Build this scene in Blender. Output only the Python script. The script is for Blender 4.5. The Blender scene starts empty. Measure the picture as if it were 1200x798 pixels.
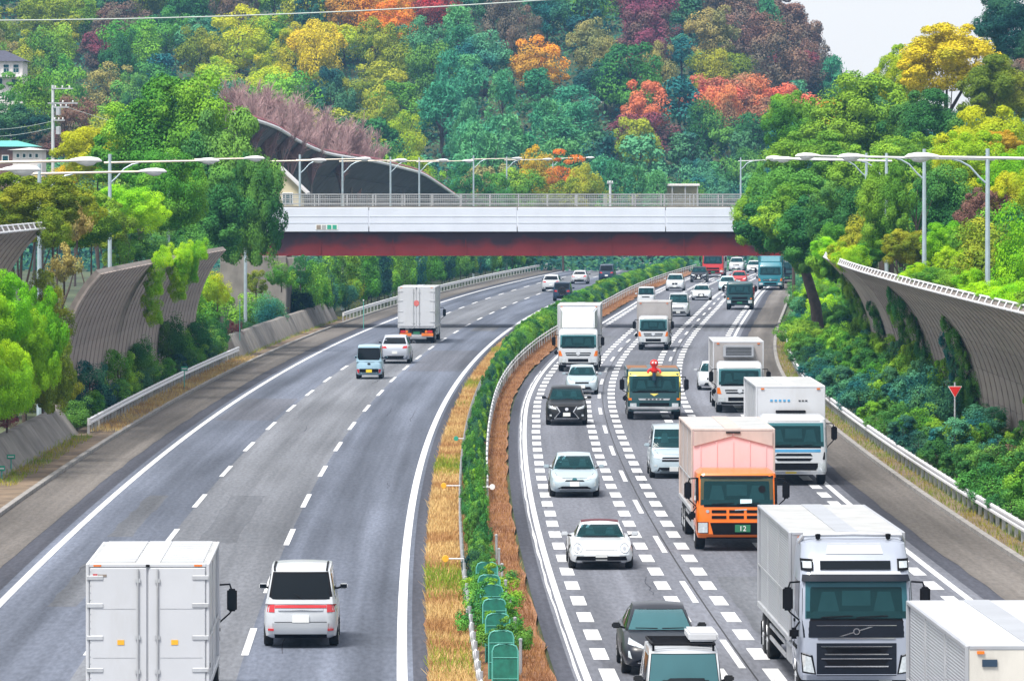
import bpy, bmesh, math, random
import numpy as np
from mathutils import Vector, Matrix
from mathutils.bvhtree import BVHTree
random.seed(7); RNG = np.random.default_rng(7)
scene = bpy.context.scene
COL = scene.collection
R = math.radians
# ---------------------------------------------------------------- camera, sky, sun, exposure
CAM_H, F_PX, HOR = 11.1, 6600.0, 213.0          # eye height (m), focal length and horizon row for a 1200 px wide frame
cam = bpy.data.cameras.new('camera'); cam_o = bpy.data.objects.new('camera', cam); COL.objects.link(cam_o)
cam.sensor_width = 36; cam.lens = F_PX / 1200 * 36; cam.shift_y = -(399 - HOR) / 1200
cam.clip_start = 1; cam.clip_end = 9000
cam_o.location = (0, 0, CAM_H); cam_o.rotation_euler = (R(90), 0, 0)
scene.camera = cam_o
world = bpy.data.worlds.new('World'); scene.world = world; world.use_nodes = True
SUN_EL, SUN_AZ = 60, 215                         # degrees; azimuth clockwise from +Y: behind the camera, to the left
wn = world.node_tree; wn.nodes.clear()
w_out = wn.nodes.new('ShaderNodeOutputWorld'); w_bg = wn.nodes.new('ShaderNodeBackground')
w_sky = wn.nodes.new('ShaderNodeTexSky'); w_sky.sky_type = 'NISHITA'; w_sky.sun_disc = False
w_sky.sun_elevation = R(SUN_EL); w_sky.sun_rotation = R(SUN_AZ); w_sky.air_density = 1.0; w_sky.dust_density = 2.0
w_mix = wn.nodes.new('ShaderNodeMixRGB'); w_mix.inputs[0].default_value = 0.72
w_mix.inputs[2].default_value = (10.6, 10.6, 10.8, 1)       # even overcast veil over the clear sky
wn.links.new(w_sky.outputs[0], w_mix.inputs[1]); wn.links.new(w_mix.outputs[0], w_bg.inputs[0])
w_bg.inputs[1].default_value = 0.10
wn.links.new(w_bg.outputs[0], w_out.inputs[0])
sun = bpy.data.lights.new('sun', 'SUN'); sun.energy = 4.5; sun.angle = R(20); sun.color = (1, .95, .87)
sun_o = bpy.data.objects.new('sun', sun); COL.objects.link(sun_o); sun_o.location = (0, 0, 80)
sdir = Vector((math.sin(R(SUN_AZ)) * math.cos(R(SUN_EL)), math.cos(R(SUN_AZ)) * math.cos(R(SUN_EL)), math.sin(R(SUN_EL))))
sun_o.rotation_euler = sdir.to_track_quat('Z', 'Y').to_euler()
HAZE = 0.00014
vs = scene.view_settings; vs.view_transform = 'Standard'; vs.look = 'None'; vs.gamma = 1; vs.exposure = 0.3
try: vs.use_curve_mapping = False
except Exception: pass
scene.render.engine = 'CYCLES'
cy = scene.cycles; cy.use_denoising = True; cy.max_bounces = 5; cy.diffuse_bounces = 2; cy.glossy_bounces = 2
cy.transmission_bounces = 3; cy.transparent_max_bounces = 6; cy.volume_bounces = 0; cy.use_adaptive_sampling = True
cy.caustics_reflective = False; cy.caustics_refractive = False; cy.sample_clamp_indirect = 4

# ---------------------------------------------------------------- layout of the place
def base(d): return (d - 235.0) ** 2 / 10400.0                    # the motorway bends gently to the right
def sst(a, b, v):
    t = min(1, max(0, (v - a) / (b - a))); return t * t * (3 - 2 * t)
def widen(d): return 3.2 * sst(270, 520, d)                       # the central reservation widens towards the bridge
def XL(u, d): return u + base(d)
def XR(u, d): return u + base(d) + widen(d)
def ground_at(px, py, z=0):
    d = F_PX * (CAM_H - z) / (py - HOR); return (px - 600) / F_PX * d, d
def wx(px, d): return (px - 600) / F_PX * d
def wz(py, d): return CAM_H - (py - HOR) * d / F_PX

# ---------------------------------------------------------------- mesh helpers
class MB:
    def __init__(s): s.v = []; s.f = []
    def add(s, vs_, fs): 
        b = len(s.v); s.v += [tuple(p) for p in vs_]; s.f += [tuple(i + b for i in f) for f in fs]; return s
    def box(s, x0, x1, y0, y1, z0, z1):
        return s.add([(x0,y0,z0),(x1,y0,z0),(x1,y1,z0),(x0,y1,z0),(x0,y0,z1),(x1,y0,z1),(x1,y1,z1),(x0,y1,z1)],
                     [(0,3,2,1),(4,5,6,7),(0,1,5,4),(1,2,6,5),(2,3,7,6),(3,0,4,7)])
    def hexa(s, p): return s.add(p, [(0,3,2,1),(4,5,6,7),(0,1,5,4),(1,2,6,5),(2,3,7,6),(3,0,4,7)])
    def tube(s, pts, r, n=6, cap=True):
        pts = [Vector(p) for p in pts]; k = len(pts); rr = r if isinstance(r, (list, tuple)) else [r] * k
        b = len(s.v); up = None
        for i, p in enumerate(pts):
            t = (pts[min(i+1,k-1)] - pts[max(i-1,0)]).normalized()
            if up is None: up = Vector((0,0,1)) if abs(t.z) < .9 else Vector((1,0,0))
            a = t.cross(up).normalized(); c = a.cross(t).normalized()
            for j in range(n):
                th = 2*math.pi*j/n; s.v.append(tuple(p + (a*math.cos(th) + c*math.sin(th)) * rr[i]))
        for i in range(k-1):
            for j in range(n):
                s.f.append((b+i*n+j, b+i*n+(j+1)%n, b+(i+1)*n+(j+1)%n, b+(i+1)*n+j))
        if cap: s.f.append(tuple(b+j for j in range(n-1,-1,-1))); s.f.append(tuple(b+(k-1)*n+j for j in range(n)))
        return s
    def loft(s, rings, closed=True, cap=True):
        b = len(s.v); n = len(rings[0])
        for r in rings: s.v += [tuple(p) for p in r]
        for i in range(len(rings)-1):
            for j in range(n if closed else n-1):
                s.f.append((b+i*n+j, b+i*n+(j+1)%n, b+(i+1)*n+(j+1)%n, b+(i+1)*n+j))
        if cap: s.f.append(tuple(b+j for j in range(n-1,-1,-1))); s.f.append(tuple(b+(len(rings)-1)*n+j for j in range(n)))
        return s
    def lathe(s, prof, n=16, axis='x', at=(0,0,0)):       # prof: (radius, position along axis)
        rings = []
        for r, h in prof:
            ring = []
            for j in range(n):
                c, q = math.cos(2*math.pi*j/n)*r, math.sin(2*math.pi*j/n)*r
                p = (h,c,q) if axis == 'x' else ((c,h,q) if axis == 'y' else (c,q,h))
                ring.append((p[0]+at[0], p[1]+at[1], p[2]+at[2]))
            rings.append(ring)
        return s.loft(rings)
    def mesh(s, name, bevel=0, seg=1, smooth=35):
        me = bpy.data.meshes.new(name); me.from_pydata(s.v, [], s.f)
        bm = bmesh.new(); bm.from_mesh(me)
        bmesh.ops.recalc_face_normals(bm, faces=bm.faces)
        if bevel:
            ed = [e for e in bm.edges if len(e.link_faces) == 2 and e.calc_face_angle(0) > .5]
            if ed: bmesh.ops.bevel(bm, geom=ed, offset=bevel, segments=seg, affect='EDGES', clamp_overlap=True)
        bm.to_mesh(me); bm.free()
        if smooth:
            me.polygons.foreach_set('use_smooth', [True]*len(me.polygons)); me.set_sharp_from_angle(angle=R(smooth))
        return me
    def build(s, name, mat, parent=None, bevel=0, seg=1, smooth=35, **kw):
        return link(name, s.mesh(name, bevel, seg, smooth), mat, parent, **kw)

def link(name, me, mat=None, parent=None, loc=None, rot=None, scale=None, label=None, cat=None, group=None, kind=None):
    o = bpy.data.objects.new(name, me); COL.objects.link(o)
    if mat is not None and me is not None:
        if not me.materials: me.materials.append(mat)
        elif me.materials[0] != mat: o.material_slots[0].link = 'OBJECT'; o.material_slots[0].material = mat
    if parent is not None: o.parent = parent
    if loc is not None: o.location = loc
    if rot is not None: o.rotation_euler = rot
    if scale is not None: o.scale = scale if hasattr(scale, '__len__') else (scale,)*3
    tag(o, label, cat, group, kind); return o
def tag(o, label=None, cat=None, group=None, kind=None):
    if label: o['label'] = label
    if cat: o['category'] = cat
    if group: o['group'] = group
    if kind: o['kind'] = kind
    return o
def thing(name, label, cat, loc=(0,0,0), rz=0, group=None):
    o = bpy.data.objects.new(name, None); COL.objects.link(o); o.empty_display_size = .2
    o.location = loc; o.rotation_euler = (0,0,rz); return tag(o, label, cat, group)

# ---------------------------------------------------------------- materials
def nd(nt, typ, **kw):
    n = nt.nodes.new(typ)
    for k, v in kw.items(): setattr(n, k, v)
    return n
def new_mat(name):
    m = bpy.data.materials.new(name); m.use_nodes = True
    return m, m.node_tree, m.node_tree.nodes['Principled BSDF']
def mat(name, col, rough=.5, metal=0, var=.12, scale=3.0, coat=0, bump=0, bscale=40, spec=.5, dirt=0, dirt_col=(.12,.11,.1)):
    m, nt, p = new_mat(name); L = nt.links.new
    tc = nd(nt, 'ShaderNodeTexCoord'); nz = nd(nt, 'ShaderNodeTexNoise'); nz.inputs['Scale'].default_value = scale; nz.inputs['Detail'].default_value = 5
    L(tc.outputs['Object'], nz.inputs['Vector'])
    mx = nd(nt, 'ShaderNodeMixRGB'); mx.inputs[1].default_value = [c*(1-var) for c in col]+[1]; mx.inputs[2].default_value = [min(1,c*(1+var)) for c in col]+[1]
    rp = nd(nt, 'ShaderNodeMapRange'); rp.inputs[1].default_value = .3; rp.inputs[2].default_value = .7
    L(nz.outputs[0], rp.inputs[0]); L(rp.outputs[0], mx.inputs[0]); out = mx.outputs[0]
    if dirt:
        n2 = nd(nt, 'ShaderNodeTexNoise'); n2.inputs['Scale'].default_value = scale*1.7; n2.inputs['Detail'].default_value = 8; n2.inputs['Roughness'].default_value = .7
        mp = nd(nt, 'ShaderNodeMapping'); mp.inputs['Scale'].default_value = (1,1,.25); mp.inputs['Location'].default_value = (3.1,7.7,1.3)
        L(tc.outputs['Object'], mp.inputs[0]); L(mp.outputs[0], n2.inputs['Vector'])
        r2 = nd(nt, 'ShaderNodeMapRange'); r2.inputs[1].default_value = .5; r2.inputs[2].default_value = .78; r2.inputs[4].default_value = dirt
        m2 = nd(nt, 'ShaderNodeMixRGB'); m2.inputs[2].default_value = (*dirt_col,1)
        L(n2.outputs[0], r2.inputs[0]); L(r2.outputs[0], m2.inputs[0]); L(out, m2.inputs[1]); out = m2.outputs[0]
    L(out, p.inputs['Base Color'])
    p.inputs['Roughness'].default_value = rough; p.inputs['Metallic'].default_value = metal
    p.inputs['Specular IOR Level'].default_value = spec; p.inputs['Coat Weight'].default_value = coat; p.inputs['Coat Roughness'].default_value = .05
    if bump:
        n3 = nd(nt, 'ShaderNodeTexNoise'); n3.inputs['Scale'].default_value = bscale; L(tc.outputs['Object'], n3.inputs['Vector'])
        b = nd(nt, 'ShaderNodeBump'); b.inputs['Strength'].default_value = bump; b.inputs['Distance'].default_value = .02
        L(n3.outputs[0], b.inputs['Height']); L(b.outputs[0], p.inputs['Normal'])
    return m
def paint(name, col, metal=0, rough=.32, coat=.5): return mat(name, col, rough, metal, .04, 1.2, coat=coat, dirt=.12)
FOL = 2.2
def foliage(name, c0, c1, c2=None, trans=.14, clump=.5):
    """leaf colour: each leaf picks between two tones, clumps shift towards a third"""
    m, nt, p = new_mat(name); L = nt.links.new; c2 = c2 or c1; c0, c1, c2 = [tuple(min(.8, v*FOL) for v in c) for c in (c0, c1, c2)]
    geo = nd(nt, 'ShaderNodeNewGeometry'); oi = nd(nt, 'ShaderNodeObjectInfo'); tc = nd(nt, 'ShaderNodeTexCoord')
    a = nd(nt, 'ShaderNodeMixRGB'); a.inputs[1].default_value = (*c0,1); a.inputs[2].default_value = (*c1,1); L(geo.outputs['Random Per Island'], a.inputs[0])
    nz = nd(nt, 'ShaderNodeTexNoise', noise_dimensions='4D'); nz.inputs['Scale'].default_value = clump; nz.inputs['Detail'].default_value = 2
    L(tc.outputs['Object'], nz.inputs['Vector']); mul = nd(nt, 'ShaderNodeMath', operation='MULTIPLY'); mul.inputs[1].default_value = 50
    L(oi.outputs['Random'], mul.inputs[0]); L(mul.outputs[0], nz.inputs['W'])
    rp = nd(nt, 'ShaderNodeMapRange'); rp.inputs[1].default_value = .46; rp.inputs[2].default_value = .58; rp.inputs[4].default_value = .95; L(nz.outputs[0], rp.inputs[0])
    b = nd(nt, 'ShaderNodeMixRGB'); b.inputs[2].default_value = (*c2,1); L(a.outputs[0], b.inputs[1]); L(rp.outputs[0], b.inputs[0])
    hs = nd(nt, 'ShaderNodeHueSaturation'); hr = nd(nt, 'ShaderNodeMapRange'); hr.inputs[3].default_value = .485; hr.inputs[4].default_value = .515
    vr = nd(nt, 'ShaderNodeMapRange'); vr.inputs[3].default_value = .84; vr.inputs[4].default_value = 1.16
    L(oi.outputs['Random'], hr.inputs[0]); L(hr.outputs[0], hs.inputs['Hue']); wn2 = nd(nt, 'ShaderNodeTexWhiteNoise', noise_dimensions='1D')
    L(oi.outputs['Random'], wn2.inputs['W']); L(wn2.outputs[0], vr.inputs[0]); L(vr.outputs[0], hs.inputs['Value']); L(b.outputs[0], hs.inputs['Color'])
    L(hs.outputs[0], p.inputs['Base Color']); p.inputs['Roughness'].default_value = .8; p.inputs['Specular IOR Level'].default_value = .04
    tr = nd(nt, 'ShaderNodeBsdfTranslucent'); L(hs.outputs[0], tr.inputs[0]); ms = nd(nt, 'ShaderNodeMixShader'); ms.inputs[0].default_value = trans
    out = nt.nodes['Material Output']; L(p.outputs[0], ms.inputs[1]); L(tr.outputs[0], ms.inputs[2]); L(ms.outputs[0], out.inputs[0])
    return m
def road_mat(name, col, streak=.22, patch=.15):
    """worn asphalt: long wheel streaks, repair patches and speckle, laid along the road by UV (u across, v along, metres)"""
    m, nt, p = new_mat(name); L = nt.links.new
    tc = nd(nt, 'ShaderNodeTexCoord')
    def noise(sx, sy, det=4):
        mp = nd(nt, 'ShaderNodeMapping'); mp.inputs['Scale'].default_value = (sx, sy, 1); L(tc.outputs['UV'], mp.inputs[0])
        n = nd(nt, 'ShaderNodeTexNoise'); n.inputs['Scale'].default_value = 1; n.inputs['Detail'].default_value = det; L(mp.outputs[0], n.inputs['Vector']); return n.outputs[0]
    def rng(s, lo, hi, a=.35, b=.65):
        r = nd(nt, 'ShaderNodeMapRange'); r.inputs[1].default_value = a; r.inputs[2].default_value = b; r.inputs[3].default_value = lo; r.inputs[4].default_value = hi; L(s, r.inputs[0]); return r.outputs[0]
    def tracks():      # darker wheel paths along each lane
        sp = nd(nt,'ShaderNodeSeparateXYZ'); L(tc.outputs['UV'], sp.inputs[0]); k = nd(nt,'ShaderNodeMath',operation='MULTIPLY'); k.inputs[1].default_value = 3.43; L(sp.outputs[0], k.inputs[0])
        s = nd(nt,'ShaderNodeMath',operation='SINE'); L(k.outputs[0], s.inputs[0]); return rng(s.outputs[0], .93, 1.07, -1, 1)
    f = None
    for s in (rng(noise(.9,.012), 1-streak*1.3, 1+streak*1.1), rng(noise(.12,.008,3), .86, 1.12), rng(noise(.25,.03,6), 1-patch, 1+patch), rng(noise(9,1.2,8), .86, 1.14), rng(noise(3.5,.02,3), .93, 1.07), tracks()):
        if f is None: f = s
        else:
            q = nd(nt, 'ShaderNodeMath', operation='MULTIPLY'); L(f, q.inputs[0]); L(s, q.inputs[1]); f = q.outputs[0]
    v = nd(nt, 'ShaderNodeVectorMath', operation='SCALE'); v.inputs[0].default_value = [col[0]*.90, col[1]*.92, col[2]*.93]; L(f, v.inputs['Scale']); L(v.outputs[0], p.inputs['Base Color'])
    p.inputs['Roughness'].default_value = .9; p.inputs['Specular IOR Level'].default_value = .08
    b = nd(nt, 'ShaderNodeBump'); b.inputs['Strength'].default_value = .25; b.inputs['Distance'].default_value = .01; L(noise(40,40,2), b.inputs['Height']); L(b.outputs[0], p.inputs['Normal'])
    return m
def line_mat(name):
    m, nt, p = new_mat(name); L = nt.links.new
    tc = nd(nt, 'ShaderNodeTexCoord'); n = nd(nt, 'ShaderNodeTexNoise'); n.inputs['Scale'].default_value = 2.2; n.inputs['Detail'].default_value = 9; n.inputs['Roughness'].default_value = .75
    mp = nd(nt, 'ShaderNodeMapping'); mp.inputs['Scale'].default_value = (1.6,.35,1); L(tc.outputs['UV'], mp.inputs[0]); L(mp.outputs[0], n.inputs['Vector'])
    r = nd(nt, 'ShaderNodeMapRange'); r.inputs[1].default_value = .52; r.inputs[2].default_value = .70; r.inputs[4].default_value = .7; L(n.outputs[0], r.inputs[0])
    mx = nd(nt, 'ShaderNodeMixRGB'); mx.inputs[1].default_value = (.66,.67,.69,1); mx.inputs[2].default_value = (.2,.2,.21,1); L(r.outputs[0], mx.inputs[0]); L(mx.outputs[0], p.inputs['Base Color'])
    p.inputs['Roughness'].default_value = .6; return m

M = {}
M['asphalt'] = road_mat('asphalt', (.132,.146,.186)); M['asphalt_mid'] = road_mat('asphalt_mid', (.178,.184,.205), .15)
M['asphalt_dark'] = road_mat('asphalt_dark', (.075,.077,.095), .2); M['shoulder'] = road_mat('shoulder', (.150,.135,.125), .2, .2)
M['asphalt_r'] = road_mat('asphalt_r', (.160,.165,.192), .12, .1)
M['asphalt_seam'] = road_mat('asphalt_seam', (.138,.143,.160), .2, .2)
M['asphalt_patch'] = road_mat('asphalt_patch', (.125,.13,.155))
M['line'] = line_mat('road_paint')
M['concrete'] = mat('concrete', (.21,.195,.18), .85, var=.25, scale=.8, dirt=.55, dirt_col=(.10,.09,.08), bump=.3)
M['kerb'] = mat('kerb_concrete', (.26,.25,.24), .85, var=.25, scale=1.5, dirt=.4)
M['wall_panel'] = mat('wall_panel', (.36,.30,.268), .8, var=.28, scale=.35, dirt=.55, dirt_col=(.13,.105,.095))
M['wall_back'] = mat('wall_backing', (.20,.175,.16), .9, var=.2)
M['wall_post'] = mat('wall_post', (.31,.265,.245), .7, var=.2)
M['far_panel'] = mat('far_wall_panel', (.125,.115,.13), .8, var=.2, scale=.4, dirt=.4, dirt_col=(.06,.055,.06))
M['galv'] = mat('galvanised_steel', (.55,.57,.60), .42, .55, .15, 2, dirt=.3, dirt_col=(.25,.2,.17))
M['white_metal'] = mat('white_painted_metal', (.74,.75,.78), .45, 0, .08, 2, dirt=.25, dirt_col=(.35,.3,.28))
M['lamp_head'] = mat('lamp_head', (.80,.80,.82), .35, 0, .04); M['lamp_glass'] = mat('lamp_glass', (.70,.72,.74), .15, 0, .03)
M['pole'] = mat('pole_paint', (.42,.52,.58), .45, .3, .1)
M['orange_arm'] = mat('arm_paint', (.62,.55,.47), .5, .2, .12)
M['soil'] = mat('dry_soil', (.23,.105,.048), .95, var=.4, scale=1.3, dirt=.5, dirt_col=(.28,.17,.07), bump=.6, bscale=12)
M['verge'] = mat('littered_verge', (.17,.125,.085), .95, var=.4, scale=1.1, dirt=.5, dirt_col=(.24,.15,.08), bump=.5, bscale=10)
M['slope_soil'] = mat('slope_soil', (.30,.17,.08), .95, var=.35, scale=.8, dirt=.5, dirt_col=(.16,.17,.05), bump=.5, bscale=6)
M['earth'] = mat('hill_earth', (.055,.075,.03), .95, var=.5, scale=.15, dirt=.4, dirt_col=(.10,.07,.04))
M['ground'] = mat('ground', (.07,.085,.04), .95, var=.4, scale=.05)
M['bridge_white'] = mat('bridge_white', (.62,.67,.77), .5, 0, .05, .6, dirt=.12, dirt_col=(.4,.42,.45))
M['fence_grey'] = mat('fence_grey', (.42,.43,.44), .5, .4, .1)
M['bark'] = mat('bark', (.075,.055,.045), .9, var=.35, scale=3, bump=.5, bscale=10); M['bark_pale'] = mat('bark_pale', (.25,.21,.18), .9, var=.3, scale=3)
M['black'] = mat('black_plastic', (.007,.007,.009), .6, 0, .2, spec=.1); M['rubber'] = mat('tyre_rubber', (.012,.012,.013), .9, 0, .25)
M['rim'] = mat('alloy', (.45,.46,.48), .3, .8, .1); M['chassis'] = mat('chassis_steel', (.018,.018,.02), .7, .2, .3)
M['chrome'] = mat('chrome', (.75,.76,.78), .12, 1, .03); M['lens'] = mat('headlamp_lens', (.60,.66,.70), .08, .25, .15, 20, coat=1)
M['amber'] = mat('amber_lens', (.75,.18,.02), .2, 0, .1, coat=.6); M['tail'] = mat('red_lens', (.50,.015,.02), .18, 0, .1, coat=.8)
M['plate'] = mat('plate_white', (.75,.77,.76), .4, 0, .05); M['plate_green'] = mat('plate_green', (.02,.16,.08), .4, 0, .1); M['plate_yellow'] = mat('plate_yellow', (.80,.60,.03), .4, 0, .05)
M['yellow'] = mat('reflector_yellow', (.80,.42,.03), .35, 0, .1); M['red_sign'] = mat('red_sign', (.68,.02,.015), .4, 0, .04); M['white_sign'] = mat('white_sign', (.8,.8,.8), .45, 0, .04)
M['green_net'] = mat('green_net', (.012,.16,.115), .7, 0, .3, 6, dirt=.3, dirt_col=(.02,.08,.06)); M['teal_frame'] = mat('teal_frame', (.10,.40,.34), .5, 0, .1); M['sign_green'] = mat('sign_green', (.03,.33,.22), .45, 0, .08)
def glass_mat(name, col, rough=.05, see=.5, spec=.45):
    m, nt, p = new_mat(name); L = nt.links.new; p.inputs['Base Color'].default_value = (*col,1); p.inputs['Roughness'].default_value = rough
    p.inputs['Specular IOR Level'].default_value = spec; tr = nd(nt,'ShaderNodeBsdfTransparent'); tr.inputs[0].default_value = (.45,.75,.78,1)
    ms = nd(nt,'ShaderNodeMixShader'); ms.inputs[0].default_value = see; L(p.outputs[0], ms.inputs[1]); L(tr.outputs[0], ms.inputs[2]); L(ms.outputs[0], nt.nodes['Material Output'].inputs[0]); return m
M['glass'] = glass_mat('tinted_glass', (.010,.065,.075), see=.6); M['glass_dark'] = glass_mat('dark_glass', (.006,.009,.012), see=0, spec=.22); M['glass_light'] = glass_mat('pale_glass', (.07,.19,.22), see=.35)
# ================================================================ terrain
def hill(x, d):
    xr = x * 1040.0 / max(d, 600)
    Rz = np.interp(xr, [-400, -60, 20, 40, 52, 62, 74, 90, 120, 200, 400], [52, 47, 44, 40, 32, 22, 19, 20, 26, 40, 50])
    t = sst(735, 1040, d); return Rz * (.35*t + .65*t**1.35) + 3.0*math.sin(x*.045+1)*t + (d > 1040) * (d-1040)*-.02
def terrain_h(x, d):
    uL = -(x - base(d)); uR = x - base(d) - widen(d)
    if uL > 0 and uL > -uR + 0 and x < base(d):
        wall = 1 - sst(243, 250, d) + sst(350, 357, d)
        a = np.interp(uL, [16.8,17.4,18.6,20.0,21.2,23,28,45,120,400], [-.08,.12,.7,1.2,3.6,6.0,7.0,8.5,13,30])
        k_ = .6*(d < 300)
        b = np.interp(uL-k_, [17.4,18.4,18.9,19.4,20.5,22.5,25.5,30,45,120,400], [-.06,.05,.9,1.3,1.9,3.6,6.6,7.2,8.5,13,30])
        h = a*(1-wall) + b*wall
    else:
        h = np.interp(uR, [14.7,15.2,17,19.5,20.6,22.5,28,45,120,400], [-.08,.05,.55,1.3,4.2,5.6,6.4,9.5,24,45])
    return h + hill(x, d)
def build_terrain():
    us = [-420,-300,-220,-160,-120,-90,-70,-55,-45,-37,-31,-28,-25.5,-23.5,-22,-21.2,-20.4,-20,-19.4,-18.6,-18.3,-17.9,-17.3,-16.8,-10,-2,4,11,14.7,15.2,16,17,18.3,19.5,20.1,20.6,21.5,22.5,25,28,32,37,45,55,70,90,120,160,220,300,420]
    ds = list(np.arange(70, 760, 7.0)) + list(np.arange(760, 1130, 9.0)) + [1180,1260,1400]
    v = []; f = []; n = len(us)
    for d in ds:
        for u in us:
            dd = min(d, 1130); x = u + base(dd) + (widen(dd) if u > 4 else 0)
            z = terrain_h(x, dd)
            if abs(u) > 24: z += RNG.normal()*.25
            v.append((x, d, z))
    for i in range(len(ds)-1):
        for j in range(n-1): f.append((i*n+j, i*n+j+1, (i+1)*n+j+1, (i+1)*n+j))
    b = MB(); b.v = v; b.f = f
    return b.build('terrain', M['earth'], smooth=180, kind='structure', label='wooded banks and hillside on both sides of the motorway')
build_terrain()
MB().add([(-6000,-400,-2.2),(6000,-400,-2.2),(6000,7000,-2.2),(-6000,7000,-2.2)], [(0,1,2,3)]).build('ground', M['ground'], kind='structure', label='flat ground reaching to the horizon')

# ================================================================ road sheets and paint
def strip(name, fx, u0, u1, d0, d1, z, m, parent=None, step=6, jag=0, **kw):
    n = max(2, int((d1-d0)/step)+1); v = []; f = []; uv = []
    for i in range(n):
        d = d0 + (d1-d0)*i/(n-1); j0 = random.uniform(-jag, jag); j1 = random.uniform(-jag, jag)
        v += [(fx(u0+j0,d), d, z), (fx(u1+j1,d), d, z)]; uv += [(u0, d), (u1, d)]
        if i: k = 2*i; f.append((k-2, k-1, k+1, k))
    return sheet(name, v, f, uv, m, parent, **kw)
def sheet(name, v, f, uv, m, parent=None, **kw):
    me = bpy.data.meshes.new(name); me.from_pydata(v, [], f); ul = me.uv_layers.new()
    for lp in me.loops: ul.data[lp.index].uv = uv[lp.vertex_index]
    return link(name, me, m, parent, **kw)
D0, D1 = 75, 1000
LE = [-14.2, -11.0, -7.3, -3.6]; RE = [.55, 4.15, 7.8, 11.45]
roadL = strip('road', XL, -16.6, -2.95, D0, D1, 0.0, M['asphalt_dark'], kind='structure', label='carriageway leading away, three lanes')
roadR = strip('road', XR, -.15, 13.2, D0, D1, 0.0, M['asphalt_dark'], kind='structure', label='oncoming carriageway, three lanes with block markings')
strip('lane_surface', XL, LE[0]-.35, LE[1], D0, D1, .004, M['asphalt'], roadL)
strip('lane_surface', XL, LE[1], LE[2], D0, D1, .004, M['asphalt_mid'], roadL)
strip('lane_surface', XL, LE[2], LE[3]+.25, D0, D1, .004, M['asphalt'], roadL)
strip('lane_surface', XR, RE[0]-.3, RE[3]+.4, D0, D1, .004, M['asphalt_r'], roadR)
strip('shoulder_surface', XL, -17.25, LE[0]-1.0, D0, D1, .008, M['shoulder'], roadL, step=4, jag=.05)
strip('shoulder_surface', XR, RE[3]+.95, 14.35, D0, D1, .008, M['shoulder'], roadR, step=4, jag=.05)
for dd, ln, e in ((262,26,0),(330,40,2)):      # repair patches
    strip('asphalt_patch', XL, LE[e]+.3, LE[e+1]-.2, dd, dd+ln, .006, M['asphalt_patch'], roadL)
strip('tar_joint', XR, RE[1]+.15, RE[1]+.19, D0, D1, .006, M['chassis'], roadR); strip('tar_joint', XR, RE[2]+.14, RE[2]+.19, D0, D1, .006, M['chassis'], roadR)
random.seed(21)
for fx_, E, rd in ((XL,LE,roadL),(XR,RE,roadR)):
    for k in range(5):          # slightly darker overlays and narrow crack seals
        e = k % 3; dd = random.uniform(128,420); ln = random.uniform(8,30); strip('asphalt_patch', fx_, E[e]+random.uniform(.9,1.4), E[e+1]-random.uniform(.9,1.6), dd, dd+ln, .0055+.0002*k, M['asphalt_seam'], rd, step=2, jag=.06)
    for k in range(11):
        e = random.randrange(3); u = random.uniform(E[e]+.4,E[e+1]-.4); dd = random.uniform(120,330); ln = random.uniform(4,16); n = 9; v = []; f = []; uv = []
        for i in range(n):
            u += random.gauss(0,.05); d = dd+ln*i/n; w = random.uniform(.008,.02); v += [(fx_(u-w,d),d,.0085),(fx_(u+w,d),d,.0085)]; uv += [(u-w,d),(u+w,d)]
            if i: q = 2*i; f.append((q-2,q-1,q+1,q))
        sheet('crack_seal', v, f, uv, M['asphalt_dark'], rd)
random.seed(22)
def dashes(name, fx, u, w, ln, pitch, phase, d0, d1, parent, slant=0):
    v = []; f = []; uv = []; d = phase + math.ceil((d0-phase)/pitch)*pitch
    while d < d1:
        k = len(v); o = random.uniform(-.02,.02)
        v += [(fx(u-w/2+o,d),d,.012),(fx(u+w/2+o,d),d,.012),(fx(u+w/2+o,d+ln),d+ln,.012),(fx(u-w/2+o,d+ln),d+ln,.012)]
        uv += [(u-w/2,d),(u+w/2,d),(u+w/2,d+ln),(u-w/2,d+ln)]; f.append((k,k+1,k+2,k+3)); d += pitch
    return sheet(name, v, f, uv, M['line'], parent)
strip('edge_line', XL, LE[0]-.11, LE[0]+.11, D0, D1, .012, M['line'], roadL, 5)
strip('edge_line', XL, LE[3]-.12, LE[3]+.12, D0, D1, .012, M['line'], roadL, 5)
strip('edge_line', XR, RE[0]-.1, RE[0]+.07, D0, D1, .012, M['line'], roadR, 5)
strip('edge_line', XR, RE[0]-.22, RE[0]-.16, D0, 330, .012, M['line'], roadR, 3, jag=.02)
strip('edge_line', XR, RE[3]-.1, RE[3]+.1, D0, D1, .012, M['line'], roadR, 5)
dashes('lane_marking', XL, LE[1], .17, 8, 20, 192, D0, 900, roadL); dashes('lane_marking', XL, LE[2], .17, 8, 20, 192, D0, 900, roadL)
dashes('lane_marking', XR, RE[1], .16, 8, 20, 208.5, D0, 900, roadR); dashes('lane_marking', XR, RE[2], .16, 8, 20, 208.5, D0, 900, roadR)
for u in (RE[0]+.5, RE[1]-.62, RE[1]+.62, RE[2]-.62, RE[2]+.62, RE[3]-.5):
    dashes('block_marking', XR, u, .37, 3.2, 5.6, 2.0, D0, 830, roadR)

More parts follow.
